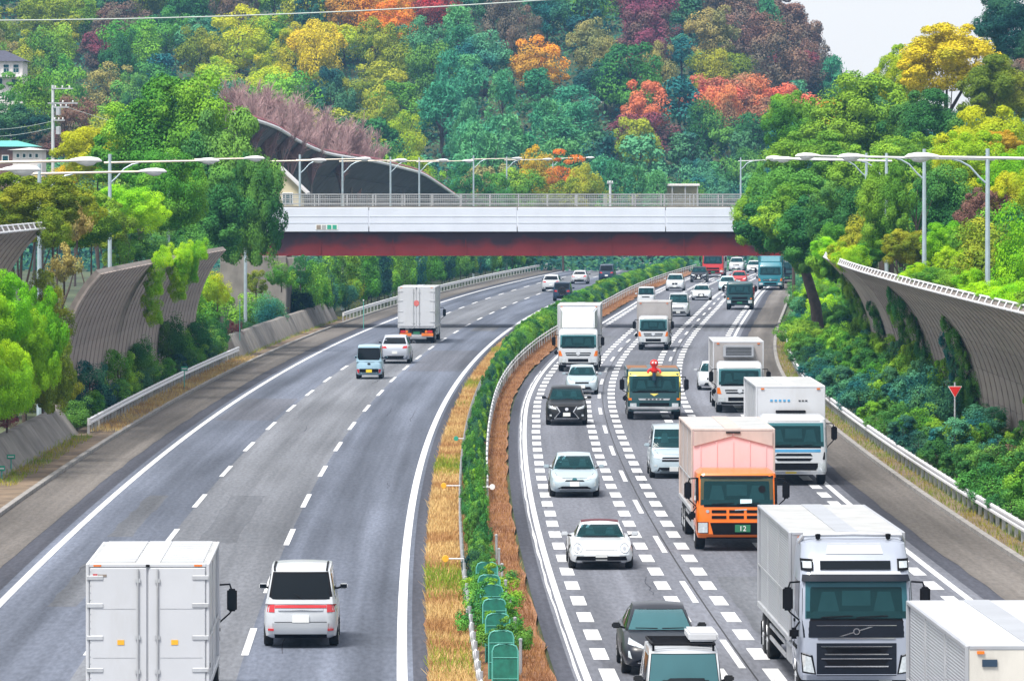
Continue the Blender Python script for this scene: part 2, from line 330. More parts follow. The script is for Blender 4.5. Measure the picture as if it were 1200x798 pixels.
# central reservation: dry grass strips, kerbs
def median(u, d):     # u from 0 (left carriageway) to 1 (right carriageway)
    a, b = XL(LE[3]+.62, d), XR(RE[0]-.78, d); return a + (b-a)*u
med = strip('central_reservation', median, 0, 1, D0, D1, .035, M['soil'], kind='structure', label='dry earth strip between the carriageways', step=3, jag=.03)
def ribbon(name, fx, u0, u1, d0, d1, z0, z1, m, step=6, parent=None, **kw):
    b = MB(); n = max(2, int((d1-d0)/step)+1); rings = []
    for i in range(n):
        d = d0+(d1-d0)*i/(n-1); rings.append([(fx(u0,d),d,z0),(fx(u1,d),d,z0),(fx(u1,d),d,z1),(fx(u0,d),d,z1)])
    return b.loft(rings).build(name, m, parent, smooth=0, **kw)
ribbon('kerb', XL, -17.4, -17.2, D0, D1, -.1, .13, M['kerb'], kind='structure', label='low concrete kerb along the outer shoulder of the near carriageway')
ribbon('kerb', XR, 14.3, 14.5, D0, D1, -.1, .13, M['kerb'], kind='structure', label='low concrete kerb along the shoulder below the overhanging wall')
strip('verge', XL, -19.4, -17.4, D0, 460, .02, M['verge'], kind='structure', label='brown littered verge along the outer shoulder', step=3)
strip('verge', XR, 14.5, 15.3, D0, 420, .06, M['verge'], kind='structure', label='narrow verge under the crash barrier', step=3)

# ================================================================ retaining wall (sloped concrete blocks)
def retaining(d0, d1, ub, ut, hh, label):
    t = thing('retaining_wall', label, 'retaining wall', (XL(ub,(d0+d1)/2),(d0+d1)/2,0)); ox, oy, _ = t.location; n = int((d1-d0)/5); L = (d1-d0)/n
    for i in range(n):
        a, b = d0+L*i+.04, d0+L*(i+1)-.04; h = hh + random.uniform(-.02,.02)
        q = ut-.4; p = [(XL(ub,a),a,-.1),(XL(q,a),a,-.1),(XL(q,b),b,-.1),(XL(ub,b),b,-.1),(XL(ut,a),a,h),(XL(q,a),a,h),(XL(q,b),b,h),(XL(ut,b),b,h)]
        MB().hexa([(x-ox,y-oy,z) for x,y,z in p]).build('concrete_block', M['concrete'], t, bevel=.04)
retaining(165, 248, -19.0, -19.9, 1.15, 'sloped grey concrete retaining wall beside the first crash barrier, near end')
retaining(354, 452, -18.4, -19.1, 1.4, 'sloped concrete retaining wall with clipped bushes on top, running under the bridge')

v = []; f = []; us_ = [19.2,20,21,22.2,23.5,25,26.5]; ds_ = list(range(352,424,4))
for d in ds_:
    for u in us_: x = XL(-u,d); v.append((x,d,terrain_h(x,d)+.05))
for i in range(len(ds_)-1):
    for j in range(len(us_)-1): k = i*len(us_)+j; f.append((k,k+1,k+1+len(us_),k+len(us_)))
b_ = MB(); b_.v = v; b_.f = f; b_.build('earth_slope', M['slope_soil'], smooth=180, kind='structure', label='bare brown earth slope before the bridge abutment')
# ================================================================ crash barriers
def guardrail(fx, u, d0, d1, label, post=2.0, face=1, double=False):
    t = thing('crash_barrier', label, 'barrier', (fx(u,(d0+d1)/2),(d0+d1)/2,0)); ox, oy, _ = t.location
    prof = [(0,.45),(.06,.47),(.06,.54),(.015,.575),(.015,.605),(.06,.64),(.06,.71),(0,.74),(-.012,.74),(.045,.70),(.045,.645),(0,.605),(0,.575),(.045,.535),(.045,.475),(-.012,.45)]
    n = max(2, int((d1-d0)/4)+1); rings = []
    for i in range(n):
        d = d0+(d1-d0)*i/(n-1); rings.append([(fx(u,d)+face*a-ox, d-oy, z) for a, z in prof])
    MB().loft(rings).build('rail', M['white_metal'], t, smooth=20)
    pm = MB().box(-.055,.055,-.05,.05,-.2,.72).mesh('post'); d = d0+.5
    while d < d1:
        link('post', pm, M['galv'], t, loc=(fx(u,d)-face*.075-ox, d-oy, 0), rot=(0,0,random.uniform(-.03,.03))); d += post
    MB().tube([(fx(u,d0)+face*.02-ox,d0-.2-oy,.45),(fx(u,d0)+face*.02-ox,d0-.2-oy,.74)], .09, 8).build('end_cap', M['white_metal'], t)
    return t
guardrail(XL, -18.55, 247, 354, 'white corrugated crash barrier in front of clipped hedge and curved wall', 2.0)
guardrail(XL, -17.7, 447, 800, 'long white crash barrier beyond the bridge before the tall hedge', 4.0)
guardrail(XR, 15.2, 150, 430, 'white crash barrier beneath the ivy-covered overhanging wall', 2.0, -1)
def cable_rail(fx, u, d0, d1, label, zs=(.45,.68), post=3.0, r=.03):
    t = thing('median_rail', label, 'barrier', (fx(u,(d0+d1)/2),(d0+d1)/2,0)); ox, oy, _ = t.location
    for z in zs:
        n = int((d1-d0)/5)+1
        MB().tube([(fx(u,d0+(d1-d0)*i/n)-ox, d0+(d1-d0)*i/n-oy, z+random.uniform(-.01,.01)) for i in range(n+1)], r, 6).build('rail_pipe', M['white_metal'], t)
    pm = MB().tube([(0,0,-.1),(0,0,.8)], .045, 6).mesh('post'); d = d0+.4
    while d < d1: link('post', pm, M['galv'], t, loc=(fx(u,d)-ox, d-oy, 0)); d += post
def med_l(u, d): return XL(LE[3]+1.65+u, d)
def med_r(u, d): return XR(RE[0]-1.55+u-.35*sst(260,400,d), d)
cable_rail(med_l, 0, 100, 300, 'white pipe rail on the side of the median hedge towards departing traffic', (.35,.6), 2.6)
cable_rail(med_r, 0, 196, 820, 'white double pipe rail along the median hedge facing oncoming traffic', (.5,.72), 4.0, .035)

# ================================================================ overhanging noise walls
def wall_prof(v, over, zb, zt): return over*(v**2.3), zb + (zt-zb)*(v*1.12 - .12*v**3.0)
def noise_wall(label, fx, sgn, ub, over, zb, zt, d0, d1, pw, rows, split, m, rail=True):
    """sgn +1: wall stands right of the road and leans left; panels are separate curved slabs up to `split`, one mesh beyond"""
    t = thing('noise_wall', label, 'wall', (fx(ub,(d0+d1)/2),(d0+d1)/2,0)); ox, oy, _ = t.location
    def P(v, d, off=0):
        a, z = wall_prof(v, over, zb, zt); a2, z2 = wall_prof(min(1,v+.01), over, zb, zt); a1, z1 = wall_prof(max(0,v-.01), over, zb, zt)
        tn = Vector((-(a2-a1), z2-z1)).normalized(); nx, nz = tn.y, -(-tn.x)   # normal towards the road
        nx, nz = tn[1], tn[0]
        return (fx(ub,d) - sgn*(a + off*nx) - ox, d-oy, z + off*nz)
    n = int((d1-d0)/4)+1; rings = []
    for i in range(n+1):
        d = d0+(d1-d0)*i/n
        rings.append([P(k/10,d,0) for k in range(11)] + [P(k/10,d,-.22) for k in range(10,-1,-1)])
    MB().loft(rings).build('wall_backing', M['wall_back'], t, smooth=30)
    pm = []
    for r in range(rows):
        v0, v1 = r/rows+.0015, (r+1)/rows-.0015; b = MB(); S = []
        for off in (-.02, .07):
            for k in range(4):
                a, z = wall_prof(v0+(v1-v0)*k/3, over, zb, zt); a2, z2 = wall_prof(min(1,v0+(v1-v0)*k/3+.01), over, zb, zt)
                tn = Vector((a2-a, z2-z)).normalized()
                for y in (-pw/2+.014, pw/2-.014): S.append((-sgn*(a+off*tn.y), y, z - off*tn.x))
        def q(o,k,j): return o*8+k*2+j
        F = []
        for k in range(3): F += [(q(1,k,0),q(1,k,1),q(1,k+1,1),q(1,k+1,0)), (q(0,k,0),q(0,k+1,0),q(0,k+1,1),q(0,k,1)), (q(0,k,0),q(1,k,0),q(1,k+1,0),q(0,k+1,0)), (q(0,k,1),q(0,k+1,1),q(1,k+1,1),q(1,k,1))]
        F += [(q(0,0,0),q(0,0,1),q(1,0,1),q(1,0,0)), (q(0,3,0),q(1,3,0),q(1,3,1),q(0,3,1))]
        pm.append(b.add(S,F).mesh('panel', smooth=25))
    prof = []
    for k in range(9):
        a, z = wall_prof(k/8, over, zb, zt); prof.append((a, z))
    rb = MB().loft([[(-sgn*(a+.0),-.05,z),(-sgn*(a+.10),-.05,z-.03),(-sgn*(a+.10),.05,z-.03),(-sgn*(a+.0),.05,z)] for a, z in prof]).mesh('rib', smooth=30)
    d = d0 + pw/2; rest = MB()
    while d < d1:
        k = (fx(ub,d+.5)-fx(ub,d-.5)); rz = -math.atan(k)
        for r in range(rows):
            j = random.uniform(0,.008)
            if d < split: link('panel', pm[r], m, t, loc=(fx(ub,d)-ox-sgn*j, d-oy, 0), rot=(0,0,rz))
            else: rest.add([(x+fx(ub,d)-ox, y+d-oy, z) for x,y,z in [tuple(vv.co) for vv in pm[r].vertices]], [tuple(p.vertices) for p in pm[r].polygons])
        if d < split: link('rib', rb, M['wall_post'], t, loc=(fx(ub,d-pw/2)-ox, d-pw/2-oy, 0), rot=(0,0,rz))
        d += pw
    if rest.v: rest.build('panel_field', m, t, smooth=25, kind='stuff')
    if rail:
        pts = [P(1, d0+(d1-d0)*i/n, .05) for i in range(n+1)]
        MB().tube([(x,y,z+.02) for x,y,z in pts], .05, 6).build('edge_pipe', M['white_metal'], t)
        MB().tube([(x+sgn*.14,y,z+.27) for x,y,z in pts], .04, 6).build('top_pipe', M['white_metal'], t)
        bm_ = MB().tube([(0,0,0),(sgn*.14,0,.27)], .035, 5).mesh('rail_bracket'); d = d0+1
        while d < d1: link('rail_bracket', bm_, M['white_metal'], t, loc=(P(1,d,.05)[0], d-oy, P(1,d)[2])); d += 2.5
    return t
noise_wall('grey overhanging concrete noise wall draped in ivy, rising beside the oncoming lanes', XR, 1, 19.6, 2.6, .9, 6.7, 170, 345, 2.5, 5, 290, M['wall_panel'])
noise_wall('curved grey noise wall behind the clipped hedge and first crash barrier', XL, -1, -20.5, 2.0, .8, 7.0, 252, 342, 2.5, 5, 345, M['wall_panel'], False)
noise_wall('upper corner of a higher overhanging wall half hidden by yellow bushes', XL, -1, -22.8, 2.6, 2.0, 9.1, 205, 243, 2.5, 5, 245, M['wall_panel'])
# big dark wall beyond the bridge: its top sinks towards the far end
def far_wall():
    key = [(272,133,466),(280,135,470),(327,150,500),(345,164,515),(380,180,540),(400,183,552),(444,190,590),(495,203,640),(549,240,700)]
    t = thing('noise_wall', 'huge dark curved noise wall with white top edge beyond the bridge', 'wall', (wx(280,470),470,7)); ox, oy, oz = t.location
    K = np.array([(d, wx(px,d), wz(py,d)) for px,py,d in key]); ds = np.arange(467, 700, 4.0)
    xs = np.interp(ds, K[:,0], K[:,1]); zs = np.interp(ds, K[:,0], K[:,2])
    ker = np.array([1,2,3,2,1.])/9
    for _ in range(2):
        xs[2:-2] = np.convolve(xs, ker, 'valid'); zs[2:-2] = np.convolve(zs, ker, 'valid')
    def P(v, i, off):
        zb = 5.0; a = 5.0*(1-v**2.0); return (xs[i]-a+off*.9-ox, ds[i]-oy, zb+(zs[i]-zb)*(v*1.1-.1*v**3)-off*.3-oz)
    MB().loft([[P(k/8,i,-.05) for k in range(9)]+[P(k/8,i,-.35) for k in range(8,-1,-1)] for i in range(len(ds))]).build('wall_backing', M['wall_back'], t, smooth=30)
    rows = 4
    for i in range(len(ds)-1):
        for r in range(rows):
            a, c = r/rows+.006, (r+1)/rows-.006; b = MB(); S = []
            for off in (-.02,.08):
                for v in (a,(a+c)/2,c):
                    for ii, fr in ((i,.02),(i,.98)):
                        p = Vector(P(v,ii,off)); q_ = Vector(P(v,ii+1,off)); S.append(tuple(p.lerp(q_,fr)))
            q = lambda o,k,j: o*6+k*2+j
            F = []
            for k in range(2): F += [(q(1,k,0),q(1,k,1),q(1,k+1,1),q(1,k+1,0)),(q(0,k,0),q(0,k+1,0),q(0,k+1,1),q(0,k,1)),(q(0,k,0),q(1,k,0),q(1,k+1,0),q(0,k+1,0)),(q(0,k,1),q(0,k+1,1),q(1,k+1,1),q(1,k,1))]
            F += [(q(0,0,0),q(0,0,1),q(1,0,1),q(1,0,0)),(q(0,2,0),q(1,2,0),q(1,2,1),q(0,2,1))]
            b.add(S,F).build('panel', M['far_panel'], t, smooth=25)
    MB().tube([P(1,i,.1) for i in range(len(ds))], .16, 6).build('top_edge', M['white_metal'], t)
    MB().tube([(P(1,i,0)[0]-.2,P(1,i,0)[1],P(1,i,0)[2]+.35) for i in range(len(ds))], .09, 6).build('red_capping', M['red_cap'], t)
M['red_cap'] = mat('red_capping', (.42,.10,.12), .6, 0, .3)
far_wall()

# ================================================================ bridge
def red_steel():
    m, nt, p = new_mat('peeling_shaded_red_steel'); L = nt.links.new
    tc = nd(nt,'ShaderNodeTexCoord'); mp = nd(nt,'ShaderNodeMapping'); mp.inputs['Scale'].default_value = (.32,1,.45); L(tc.outputs['Object'], mp.inputs[0])
    n = nd(nt,'ShaderNodeTexNoise'); n.inputs['Scale'].default_value = 1; n.inputs['Detail'].default_value = 6; L(mp.outputs[0], n.inputs['Vector'])
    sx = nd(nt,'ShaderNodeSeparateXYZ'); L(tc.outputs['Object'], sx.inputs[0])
    hm = nd(nt,'ShaderNodeMapRange'); hm.inputs[1].default_value = -.9; hm.inputs[2].default_value = .95; hm.inputs[3].default_value = -.2; hm.inputs[4].default_value = .22; L(sx.outputs['Z'], hm.inputs[0])  # darkens the top: deck overhang shade put into the colour, mixed with stains
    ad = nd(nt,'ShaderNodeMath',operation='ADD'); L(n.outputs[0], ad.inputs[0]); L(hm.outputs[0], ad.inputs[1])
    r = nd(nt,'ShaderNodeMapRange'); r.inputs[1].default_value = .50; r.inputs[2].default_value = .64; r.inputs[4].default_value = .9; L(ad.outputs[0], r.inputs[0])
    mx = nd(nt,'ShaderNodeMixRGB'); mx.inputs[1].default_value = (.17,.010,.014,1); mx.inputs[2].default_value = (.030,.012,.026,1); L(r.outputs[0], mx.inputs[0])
    n2 = nd(nt,'ShaderNodeTexNoise'); n2.inputs['Scale'].default_value = .6; n2.inputs['Detail'].default_value = 8; L(tc.outputs['Object'], n2.inputs['Vector'])
    m2 = nd(nt,'ShaderNodeMixRGB',blend_type='MULTIPLY'); m2.inputs[0].default_value = .6; L(mx.outputs[0], m2.inputs[1]); L(n2.outputs[0], m2.inputs[2])
    g = nd(nt,'ShaderNodeVectorMath',operation='SCALE'); g.inputs['Scale'].default_value = 1.35; L(m2.outputs[0], g.inputs[0]); L(g.outputs[0], p.inputs['Base Color']); p.inputs['Roughness'].default_value = .55; return m
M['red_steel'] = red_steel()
BD = 425.0
def bridge():
    t = thing('road_bridge', 'overpass with white parapet, railing and peeling, shade-painted red steel girder across the motorway', 'bridge', (2, BD, 0))
    x0, x1 = -24.0, 32.0; z = lambda py: wz(py, BD)
    zb, zm, zt = z(300), z(271.5), z(243.5)
    gc = (zb+zm)/2
    g = MB(); g.box(x0,x1,.55,.62,zb+.06-gc,zm-gc); g.box(x0,x1,.35,.9,zb-gc,zb+.06-gc); g.box(x0,x1,.35,.9,zm-.05-gc,zm-gc)
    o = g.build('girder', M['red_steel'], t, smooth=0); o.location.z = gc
    for k in range(1,4):
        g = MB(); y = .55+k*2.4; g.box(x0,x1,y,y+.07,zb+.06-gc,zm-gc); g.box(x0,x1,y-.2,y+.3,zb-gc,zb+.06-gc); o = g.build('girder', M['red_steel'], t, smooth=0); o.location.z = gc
    st = MB().box(-.05,.05,.44,.549,zb+.065-gc,zm-.055-gc).mesh('stiffener')
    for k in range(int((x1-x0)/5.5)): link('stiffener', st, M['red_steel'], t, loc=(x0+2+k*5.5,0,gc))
    MB().box(x0,x1,.1,9.4,zm+.003,zm+.3).build('deck', M['concrete'], t, smooth=0)
    pl = (x1-x0)/5
    for k in range(5):
        a, b = x0+pl*k+.03, x0+pl*(k+1)-.03
        MB().box(a,b,-.02,.097,zm-.02,zt).build('parapet_panel', M['bridge_white'], t, bevel=.03)
        for hz in (.35,.62): MB().box(a,b,-.045,-.023,zm+(zt-zm)*hz,zm+(zt-zm)*hz+.035).build('parapet_rib', M['bridge_white'], t, smooth=0)
    MB().box(x0,x1,9.0,9.2,zm+.3,zt).build('parapet_panel', M['bridge_white'], t, bevel=.03)
    MB().box(x0,x1,.1,.35,zt-.2,zt+.12).build('kerb_beam', M['concrete'], t, bevel=.02)
    zf = z(227.5); pm = MB().box(-.05,.05,-.04,.04,0,zf-zt-.12).mesh('fence_post')
    for yy in (.22, 9.1):
        k = x0+.5
        while k < x1: link('fence_post', pm, M['fence_grey'], t, loc=(k,yy,zt+.123)); k += 2.2
        for hz in (.12,.55,.97): MB().box(x0,x1,yy-.025,yy+.025,zt+.12+(zf-zt-.15)*hz,zt+.12+(zf-zt-.15)*hz+.05).build('fence_rail', M['fence_grey'], t, smooth=0)
        b = MB(); k = x0+.1
        while k < x1: b.box(k-.009,k+.009,yy-.009,yy+.009,zt+.125,zf-.03); k += .14
        for hz in np.arange(.2,.95,.15): b.box(x0,x1,yy-.006,yy+.006,zt+.12+(zf-zt)*hz,zt+.135+(zf-zt)*hz)
        b.build('fence_mesh', M['fence_grey'], t, smooth=0, kind='stuff')
    for xx in (x0, x1-1.6): MB().box(xx,xx+5,-.6,10,-.5,zb-.003).build('abutment', M['concrete'], t, bevel=.05)
    MB().box(-20.2,-17.6,-.3,1.5,zb-1.15,zb-.1).build('bearing_block', M['concrete'], t, bevel=.04)
    np_ = MB().box(wx(370,BD)-2,wx(396,BD)-2,-.05,-.026,z(269.5),z(263)).build('name_plate', M['plate'], t, smooth=0)
    for k, mm in enumerate(('bark_pale','fence_grey','sign_green','sign_green')):
        a = wx(371+6.2*k,BD)-2; MB().box(a,a+wx(605,BD),-.06,-.051,z(268.8),z(263.8)).build('plate_tile', M[mm], np_, smooth=0)
bridge()

# ================================================================ street lamps
def street_lamp(x, d, zbase, ztop, arm, label, group, m_arm='orange_arm'):
    sg = 1 if arm > 0 else -1
    t = thing('street_lamp', label, 'street lamp', (x, d, zbase), 0, group); h = ztop-zbase
    MB().tube([(0,0,-.4),(0,0,h*.5),(0,0,h+.45)], [.13,.11,.085], 8).build('pole', M['pole'], t)
    a = MB().tube([(-sg*.3,0,h),(arm*.5,0,h+.06),(arm-sg*.55,0,h+.10)], [.065,.06,.05], 6).build('arm', M[m_arm], t)
    MB().tube([(sg*.02,0,h-1.05),(sg*.35,0,h-.75),(sg*.75,0,h-.3),(sg*1.15,0,h-.08),(sg*1.5,0,h-.0)], .045, 6).build('brace', M['pole'], t)
    rings = []
    for f_, w, hh, zz in ((0,.05,.05,.10),(.1,.11,.09,.11),(.35,.19,.15,.12),(.65,.21,.17,.12),(.9,.15,.12,.11),(1,.04,.04,.09)):
        rings.append([(arm-sg*.6+sg*1.25*f_, w*math.cos(2*math.pi*j/10), h+zz+hh*math.sin(2*math.pi*j/10)*(.9 if math.sin(2*math.pi*j/10)>0 else .55)) for j in range(10)])
    hd = MB().loft(rings).build('lamp_head', M['lamp_head'], t, smooth=60)
    rings = []
    for f_, w, dz in ((.2,.03,.0),(.35,.15,.10),(.55,.18,.17),(.75,.15,.12),(.86,.03,.0)):
        rings.append([(arm-sg*.6+sg*1.25*f_, w*math.cos(math.pi+math.pi*j/6), h+.06-dz*math.sin(math.pi*j/6)) for j in range(7)])
    MB().loft(rings).build('lamp_bowl', M['lamp_glass'], hd, smooth=60)
ld = [180,210,250,290,330,393,445,490,545,580,650,695,760]; ly = [203,192,204,191,188,190,188,189.5,189.5,190,187,188,186]
lt = ['reaching in from the edge above the yellow bushes','with its pole outside the picture edge, head by the bright bushes','with low arm over the yellow green trees','with blue grey pole in front of the big green tree','whose pole is lost in the big green tree','on the pale pole at the end of the curved wall','beside the cream gabled house at the bridge end','before the middle of the dark far wall','near the far wall where its top dips','at the low end of the far wall','before the orange shrub behind the bridge','between orange shrub and bamboo behind the bridge','the farthest of the row, before the bamboo']
for d, y, l in zip(ld, ly, lt):
    x = XL(-21.0, d); zt = wz(y, d); street_lamp(x, d, terrain_h(x,d)-.1, zt, 5.0, 'long armed street lamp '+l, 'lamps along the outer bank of the departing lanes')
for d, y, l in zip([199,238,277,316,355,394],[187.5,187,185.5,189,188,187],['reaching in from the right edge, largest lamp head','standing behind the wall, pole closest to the right edge','on the second visible pole behind the overhanging wall','with small head before the broad green tree','with tiny head beside the broad green tree','the smallest head, above the bridge railing end']):
    x = XR(20.1, d)
    street_lamp(x, d, terrain_h(x,d)-.1, wz(y,d), -5.7, 'white long armed street lamp '+l, 'lamps behind the overhanging wall', 'white_metal')
street_lamp(wx(868,700), 700, wz(245,700), wz(189,700), 3.2, 'slim street lamp at the bridge railing end with its head turned to the trees', 'lamps behind the overhanging wall', 'white_metal')
words = {'orange':'bright orange autumn','red':'crimson autumn','maroon':'dark maroon','coral':'coral red autumn','yellowgreen':'yellow green','yellow':'yellow autumn','gold':'golden','olive':'olive green','brown':'dull brown thin leaved','khaki':'khaki','bamboo':'feathery blue green bamboo','bluegreen':'blue green','green':'mid green','dark':'dark green','deep':'very dark green'}
# ================================================================ foliage
def leaf_mesh(name, C, Nn, size, rng, aspect=.62, jitter=.6):
    """one small diamond leaf per point; C (n,3) centres, Nn (n,3) preferred normals"""
    n = len(C); N = Nn + rng.normal(size=(n,3))*jitter; N /= np.linalg.norm(N,axis=1)[:,None]+1e-9
    a = np.cross(N, rng.normal(size=(n,3))); a /= np.linalg.norm(a,axis=1)[:,None]+1e-9; b = np.cross(N, a)
    s = (size*rng.uniform(.6,1.35,n))[:,None]
    V = np.empty((n,4,3)); V[:,0] = C-a*s*.5; V[:,1] = C-b*s*.5*aspect+N*s*.06; V[:,2] = C+a*s*.5; V[:,3] = C+b*s*.5*aspect+N*s*.06
    return quad_mesh(name, V)
def quad_mesh(name, V):
    n = len(V); me = bpy.data.meshes.new(name)
    me.vertices.add(n*4); me.vertices.foreach_set('co', V.reshape(-1).astype(np.float32))
    me.loops.add(n*4); me.loops.foreach_set('vertex_index', np.arange(n*4,dtype=np.int32))
    me.polygons.add(n); me.polygons.foreach_set('loop_start', np.arange(0,n*4,4,dtype=np.int32)); me.polygons.foreach_set('loop_total', np.full(n,4,dtype=np.int32))
    me.update(); return me
def blob_points(rng, n, nb, rad, shape='round', br=.36, clip=False):
    """leaf positions on the shells of many overlapping clumps that fill a crown of radius 1 (z from -1 to 1)"""
    cs = []; 
    while len(cs) < nb:
        p = rng.normal(size=3); p /= np.linalg.norm(p); r = rng.uniform(.25,.95) ** .8; p = p*r
        if shape == 'cone': p[2] = rng.uniform(-.85,.85); k = (1-(p[2]+1)/2)**.7*.85+.08; th = rng.uniform(0,6.28); p[0], p[1] = k*math.cos(th)*rng.uniform(.4,1), k*math.sin(th)*rng.uniform(.4,1)
        elif shape == 'layer': p[2] = round(p[2]*3)/3+rng.normal()*.05
        elif shape == 'box': p = rng.uniform(-.72,.72,3)
        if shape == 'round' and p[2] < -.6: continue
        if clip: p = p/np.linalg.norm(p)*rng.uniform(.35,.62)
        cs.append(p)
    cs = np.array(cs); rb = rng.uniform(.5,1.4,nb)*br*np.where(np.linalg.norm(cs,axis=1)>.75,.75,1)
    k = rng.integers(0,nb,n); dv = rng.normal(size=(n,3)); dv /= np.linalg.norm(dv,axis=1)[:,None]
    flip = (dv*cs[k]).sum(1) < -.2; dv[flip & (rng.random(n)<.7)] *= -1
    dn = dv.copy()
    if shape == 'layer': sc = np.array([1.5,1.5,.5])
    else: sc = np.array([1,1,.85])
    P = cs[k] + dv*(rb[k]*rng.uniform(.55,1.13,n)**.8)[:,None]*sc
    return P*rad, dn + np.array([0,0,.35])
def crown(name, n, nb, rad, leaf, seed, shape='round', br=.36, asp=.62, jit=.38):
    rng = np.random.default_rng(seed); P, N = blob_points(rng, n, nb, np.array(rad), shape, br, seed == 61); return leaf_mesh(name, P, N, leaf, rng, asp, jit)
def trunk_mesh(name, h, r, seed, limbs=5, spread=.5):
    rg = random.Random(seed); b = MB()
    pts = [(0,0,-.6),(rg.uniform(-.1,.1)*h*.2,rg.uniform(-.1,.1)*h*.2,h*.35),(rg.uniform(-.1,.1)*h*.4,rg.uniform(-.1,.1)*h*.4,h*.7),(0,0,h)]
    b.tube(pts, [r*1.25,r,r*.7,r*.3], 7)
    for i in range(limbs):
        a = rg.uniform(0,6.28); z = h*rg.uniform(.35,.75); l = h*spread*rg.uniform(.6,1.1)
        b.tube([(0,0,z),(math.cos(a)*l*.5,math.sin(a)*l*.5,z+l*.35),(math.cos(a)*l,math.sin(a)*l,z+l*.85)], [r*.55,r*.35,r*.12], 5)
    return b.mesh(name)
def twig_mesh(name, seed, n=1300):
    """bare crown: fine upward branches"""
    rg = random.Random(seed); b = MB()
    for i in range(14):
        a = rg.uniform(0,6.28); sp = rg.uniform(.1,.9); p0 = Vector((0,0,-.9)); p1 = Vector((math.cos(a)*sp*.55,math.sin(a)*sp*.55,-.1)); p2 = Vector((math.cos(a)*sp,math.sin(a)*sp,rg.uniform(.3,1)))
        b.tube([p0,p1,p2], [.03,.018,.006], 3, False)
        for k in range(n//14):
            f = rg.uniform(.3,1); q = (p0.lerp(p1,f*2) if f < .5 else p1.lerp(p2,f*2-1)); e = q+Vector((rg.gauss(0,.16),rg.gauss(0,.16),rg.uniform(.08,.38)))
            b.tube([q,e], [.009,.005], 3, False)
    return b.mesh(name, smooth=0)
# leaf colours
G = {}
G['green'] = foliage('leaf_green', (.032,.100,.014), (.060,.160,.017), (.130,.235,.020))
G['dark'] = foliage('leaf_dark_green', (.014,.062,.020), (.028,.102,.024), (.066,.160,.026))
G['deep'] = foliage('leaf_deep_green', (.007,.036,.038), (.014,.056,.046), (.036,.100,.040))
G['bluegreen'] = foliage('leaf_blue_green', (.008,.056,.060), (.018,.092,.080), (.050,.150,.070))
G['bamboo'] = foliage('leaf_bamboo', (.020,.110,.062), (.040,.165,.078), (.075,.205,.066), clump=.25)
G['olive'] = foliage('leaf_olive', (.058,.095,.010), (.100,.140,.012), (.190,.205,.016))
G['lime'] = foliage('leaf_lime', (.085,.215,.010), (.145,.310,.012), (.230,.370,.012), trans=.35)
G['yellowgreen'] = foliage('leaf_yellow_green', (.130,.210,.010), (.210,.270,.012), (.280,.280,.012), trans=.3)
G['yellow'] = foliage('leaf_yellow', (.270,.225,.010), (.380,.290,.012), (.210,.210,.014))
G['gold'] = foliage('leaf_gold', (.36,.20,.012), (.48,.26,.014), (.26,.19,.02))
G['orange'] = foliage('leaf_orange', (.400,.105,.012), (.520,.160,.016), (.240,.120,.020))
G['red'] = foliage('leaf_red', (.280,.030,.026), (.370,.050,.032), (.140,.055,.035))
G['maroon'] = foliage('leaf_maroon', (.095,.026,.042), (.140,.040,.052), (.070,.055,.040))
G['coral'] = foliage('leaf_coral', (.300,.080,.040), (.390,.115,.050), (.150,.080,.045))
G['brown'] = foliage('leaf_brown', (.095,.055,.045), (.140,.082,.055), (.080,.070,.050))
G['khaki'] = foliage('leaf_khaki', (.150,.130,.045), (.210,.175,.050), (.110,.120,.045))
G['bare'] = mat('bare_twigs', (.40,.26,.26), .9, var=.3, scale=1.5)
G['dry'] = foliage('dry_grass_blades', (.300,.185,.080), (.400,.270,.125), (.230,.125,.055), trans=.15, clump=.3)
G['rust'] = foliage('rust_grass_blades', (.165,.078,.034), (.230,.125,.058), (.120,.055,.028), trans=.15, clump=.3)
G['grass'] = foliage('green_grass_blades', (.070,.125,.014), (.120,.170,.018), (.190,.170,.030), trans=.3, clump=.3)
# crown library: unit size (radius 1), scaled per tree
LIB_FAR = [crown('crown', 9000, 40, (1,1,1), .072, 11, br=.34), crown('crown', 9000, 30, (1,1,1), .075, 12, br=.38), crown('crown', 8500, 50, (1,1,1), .07, 13, br=.30), crown('crown', 7000, 30, (1,1,1), .08, 14, 'layer', br=.30), crown('crown', 9000, 60, (1,1,1), .072, 15, br=.27)]
LIB_CONE = [crown('crown', 3200, 34, (1,1,1), .11, 21, 'cone', br=.26), crown('crown', 3200, 40, (1,1,1), .11, 22, 'cone', br=.24)]
LIB_BAM = [crown('crown', 3800, 46, (1,1,1), .14, 23, 'cone', br=.24, asp=.28, jit=1.2), crown('crown', 3800, 40, (1,1,1), .14, 24, 'cone', br=.27, asp=.28, jit=1.2)]
LIB_NEAR = [crown('crown', 42000, 85, (1,1,1), .046, 31, br=.24), crown('crown', 42000, 70, (1,1,1), .048, 32, br=.27), crown('crown', 40000, 110, (1,1,1), .044, 33, br=.21)]
LIB_BUSH = [crown('foliage', 9500, 30, (1,1,1), .07, 41, br=.38), crown('foliage', 9500, 40, (1,1,1), .066, 42, br=.34), crown('foliage', 9000, 30, (1,1,1), .072, 43, 'box', br=.34)]
LIB_SPARSE = [crown('foliage', 3600, 22, (1,1,1), .10, 51, br=.34, asp=.5), crown('foliage', 3200, 16, (1,1,1), .11, 52, br=.32, asp=.5)]
LIB_CLIP = [crown('foliage', 9500, 60, (1,1,1), .065, 61, br=.34), crown('foliage', 9500, 60, (1,1,1), .065, 62, 'box', br=.30)]
LIB_TWIG = [twig_mesh('crown', 1), twig_mesh('crown', 2)]
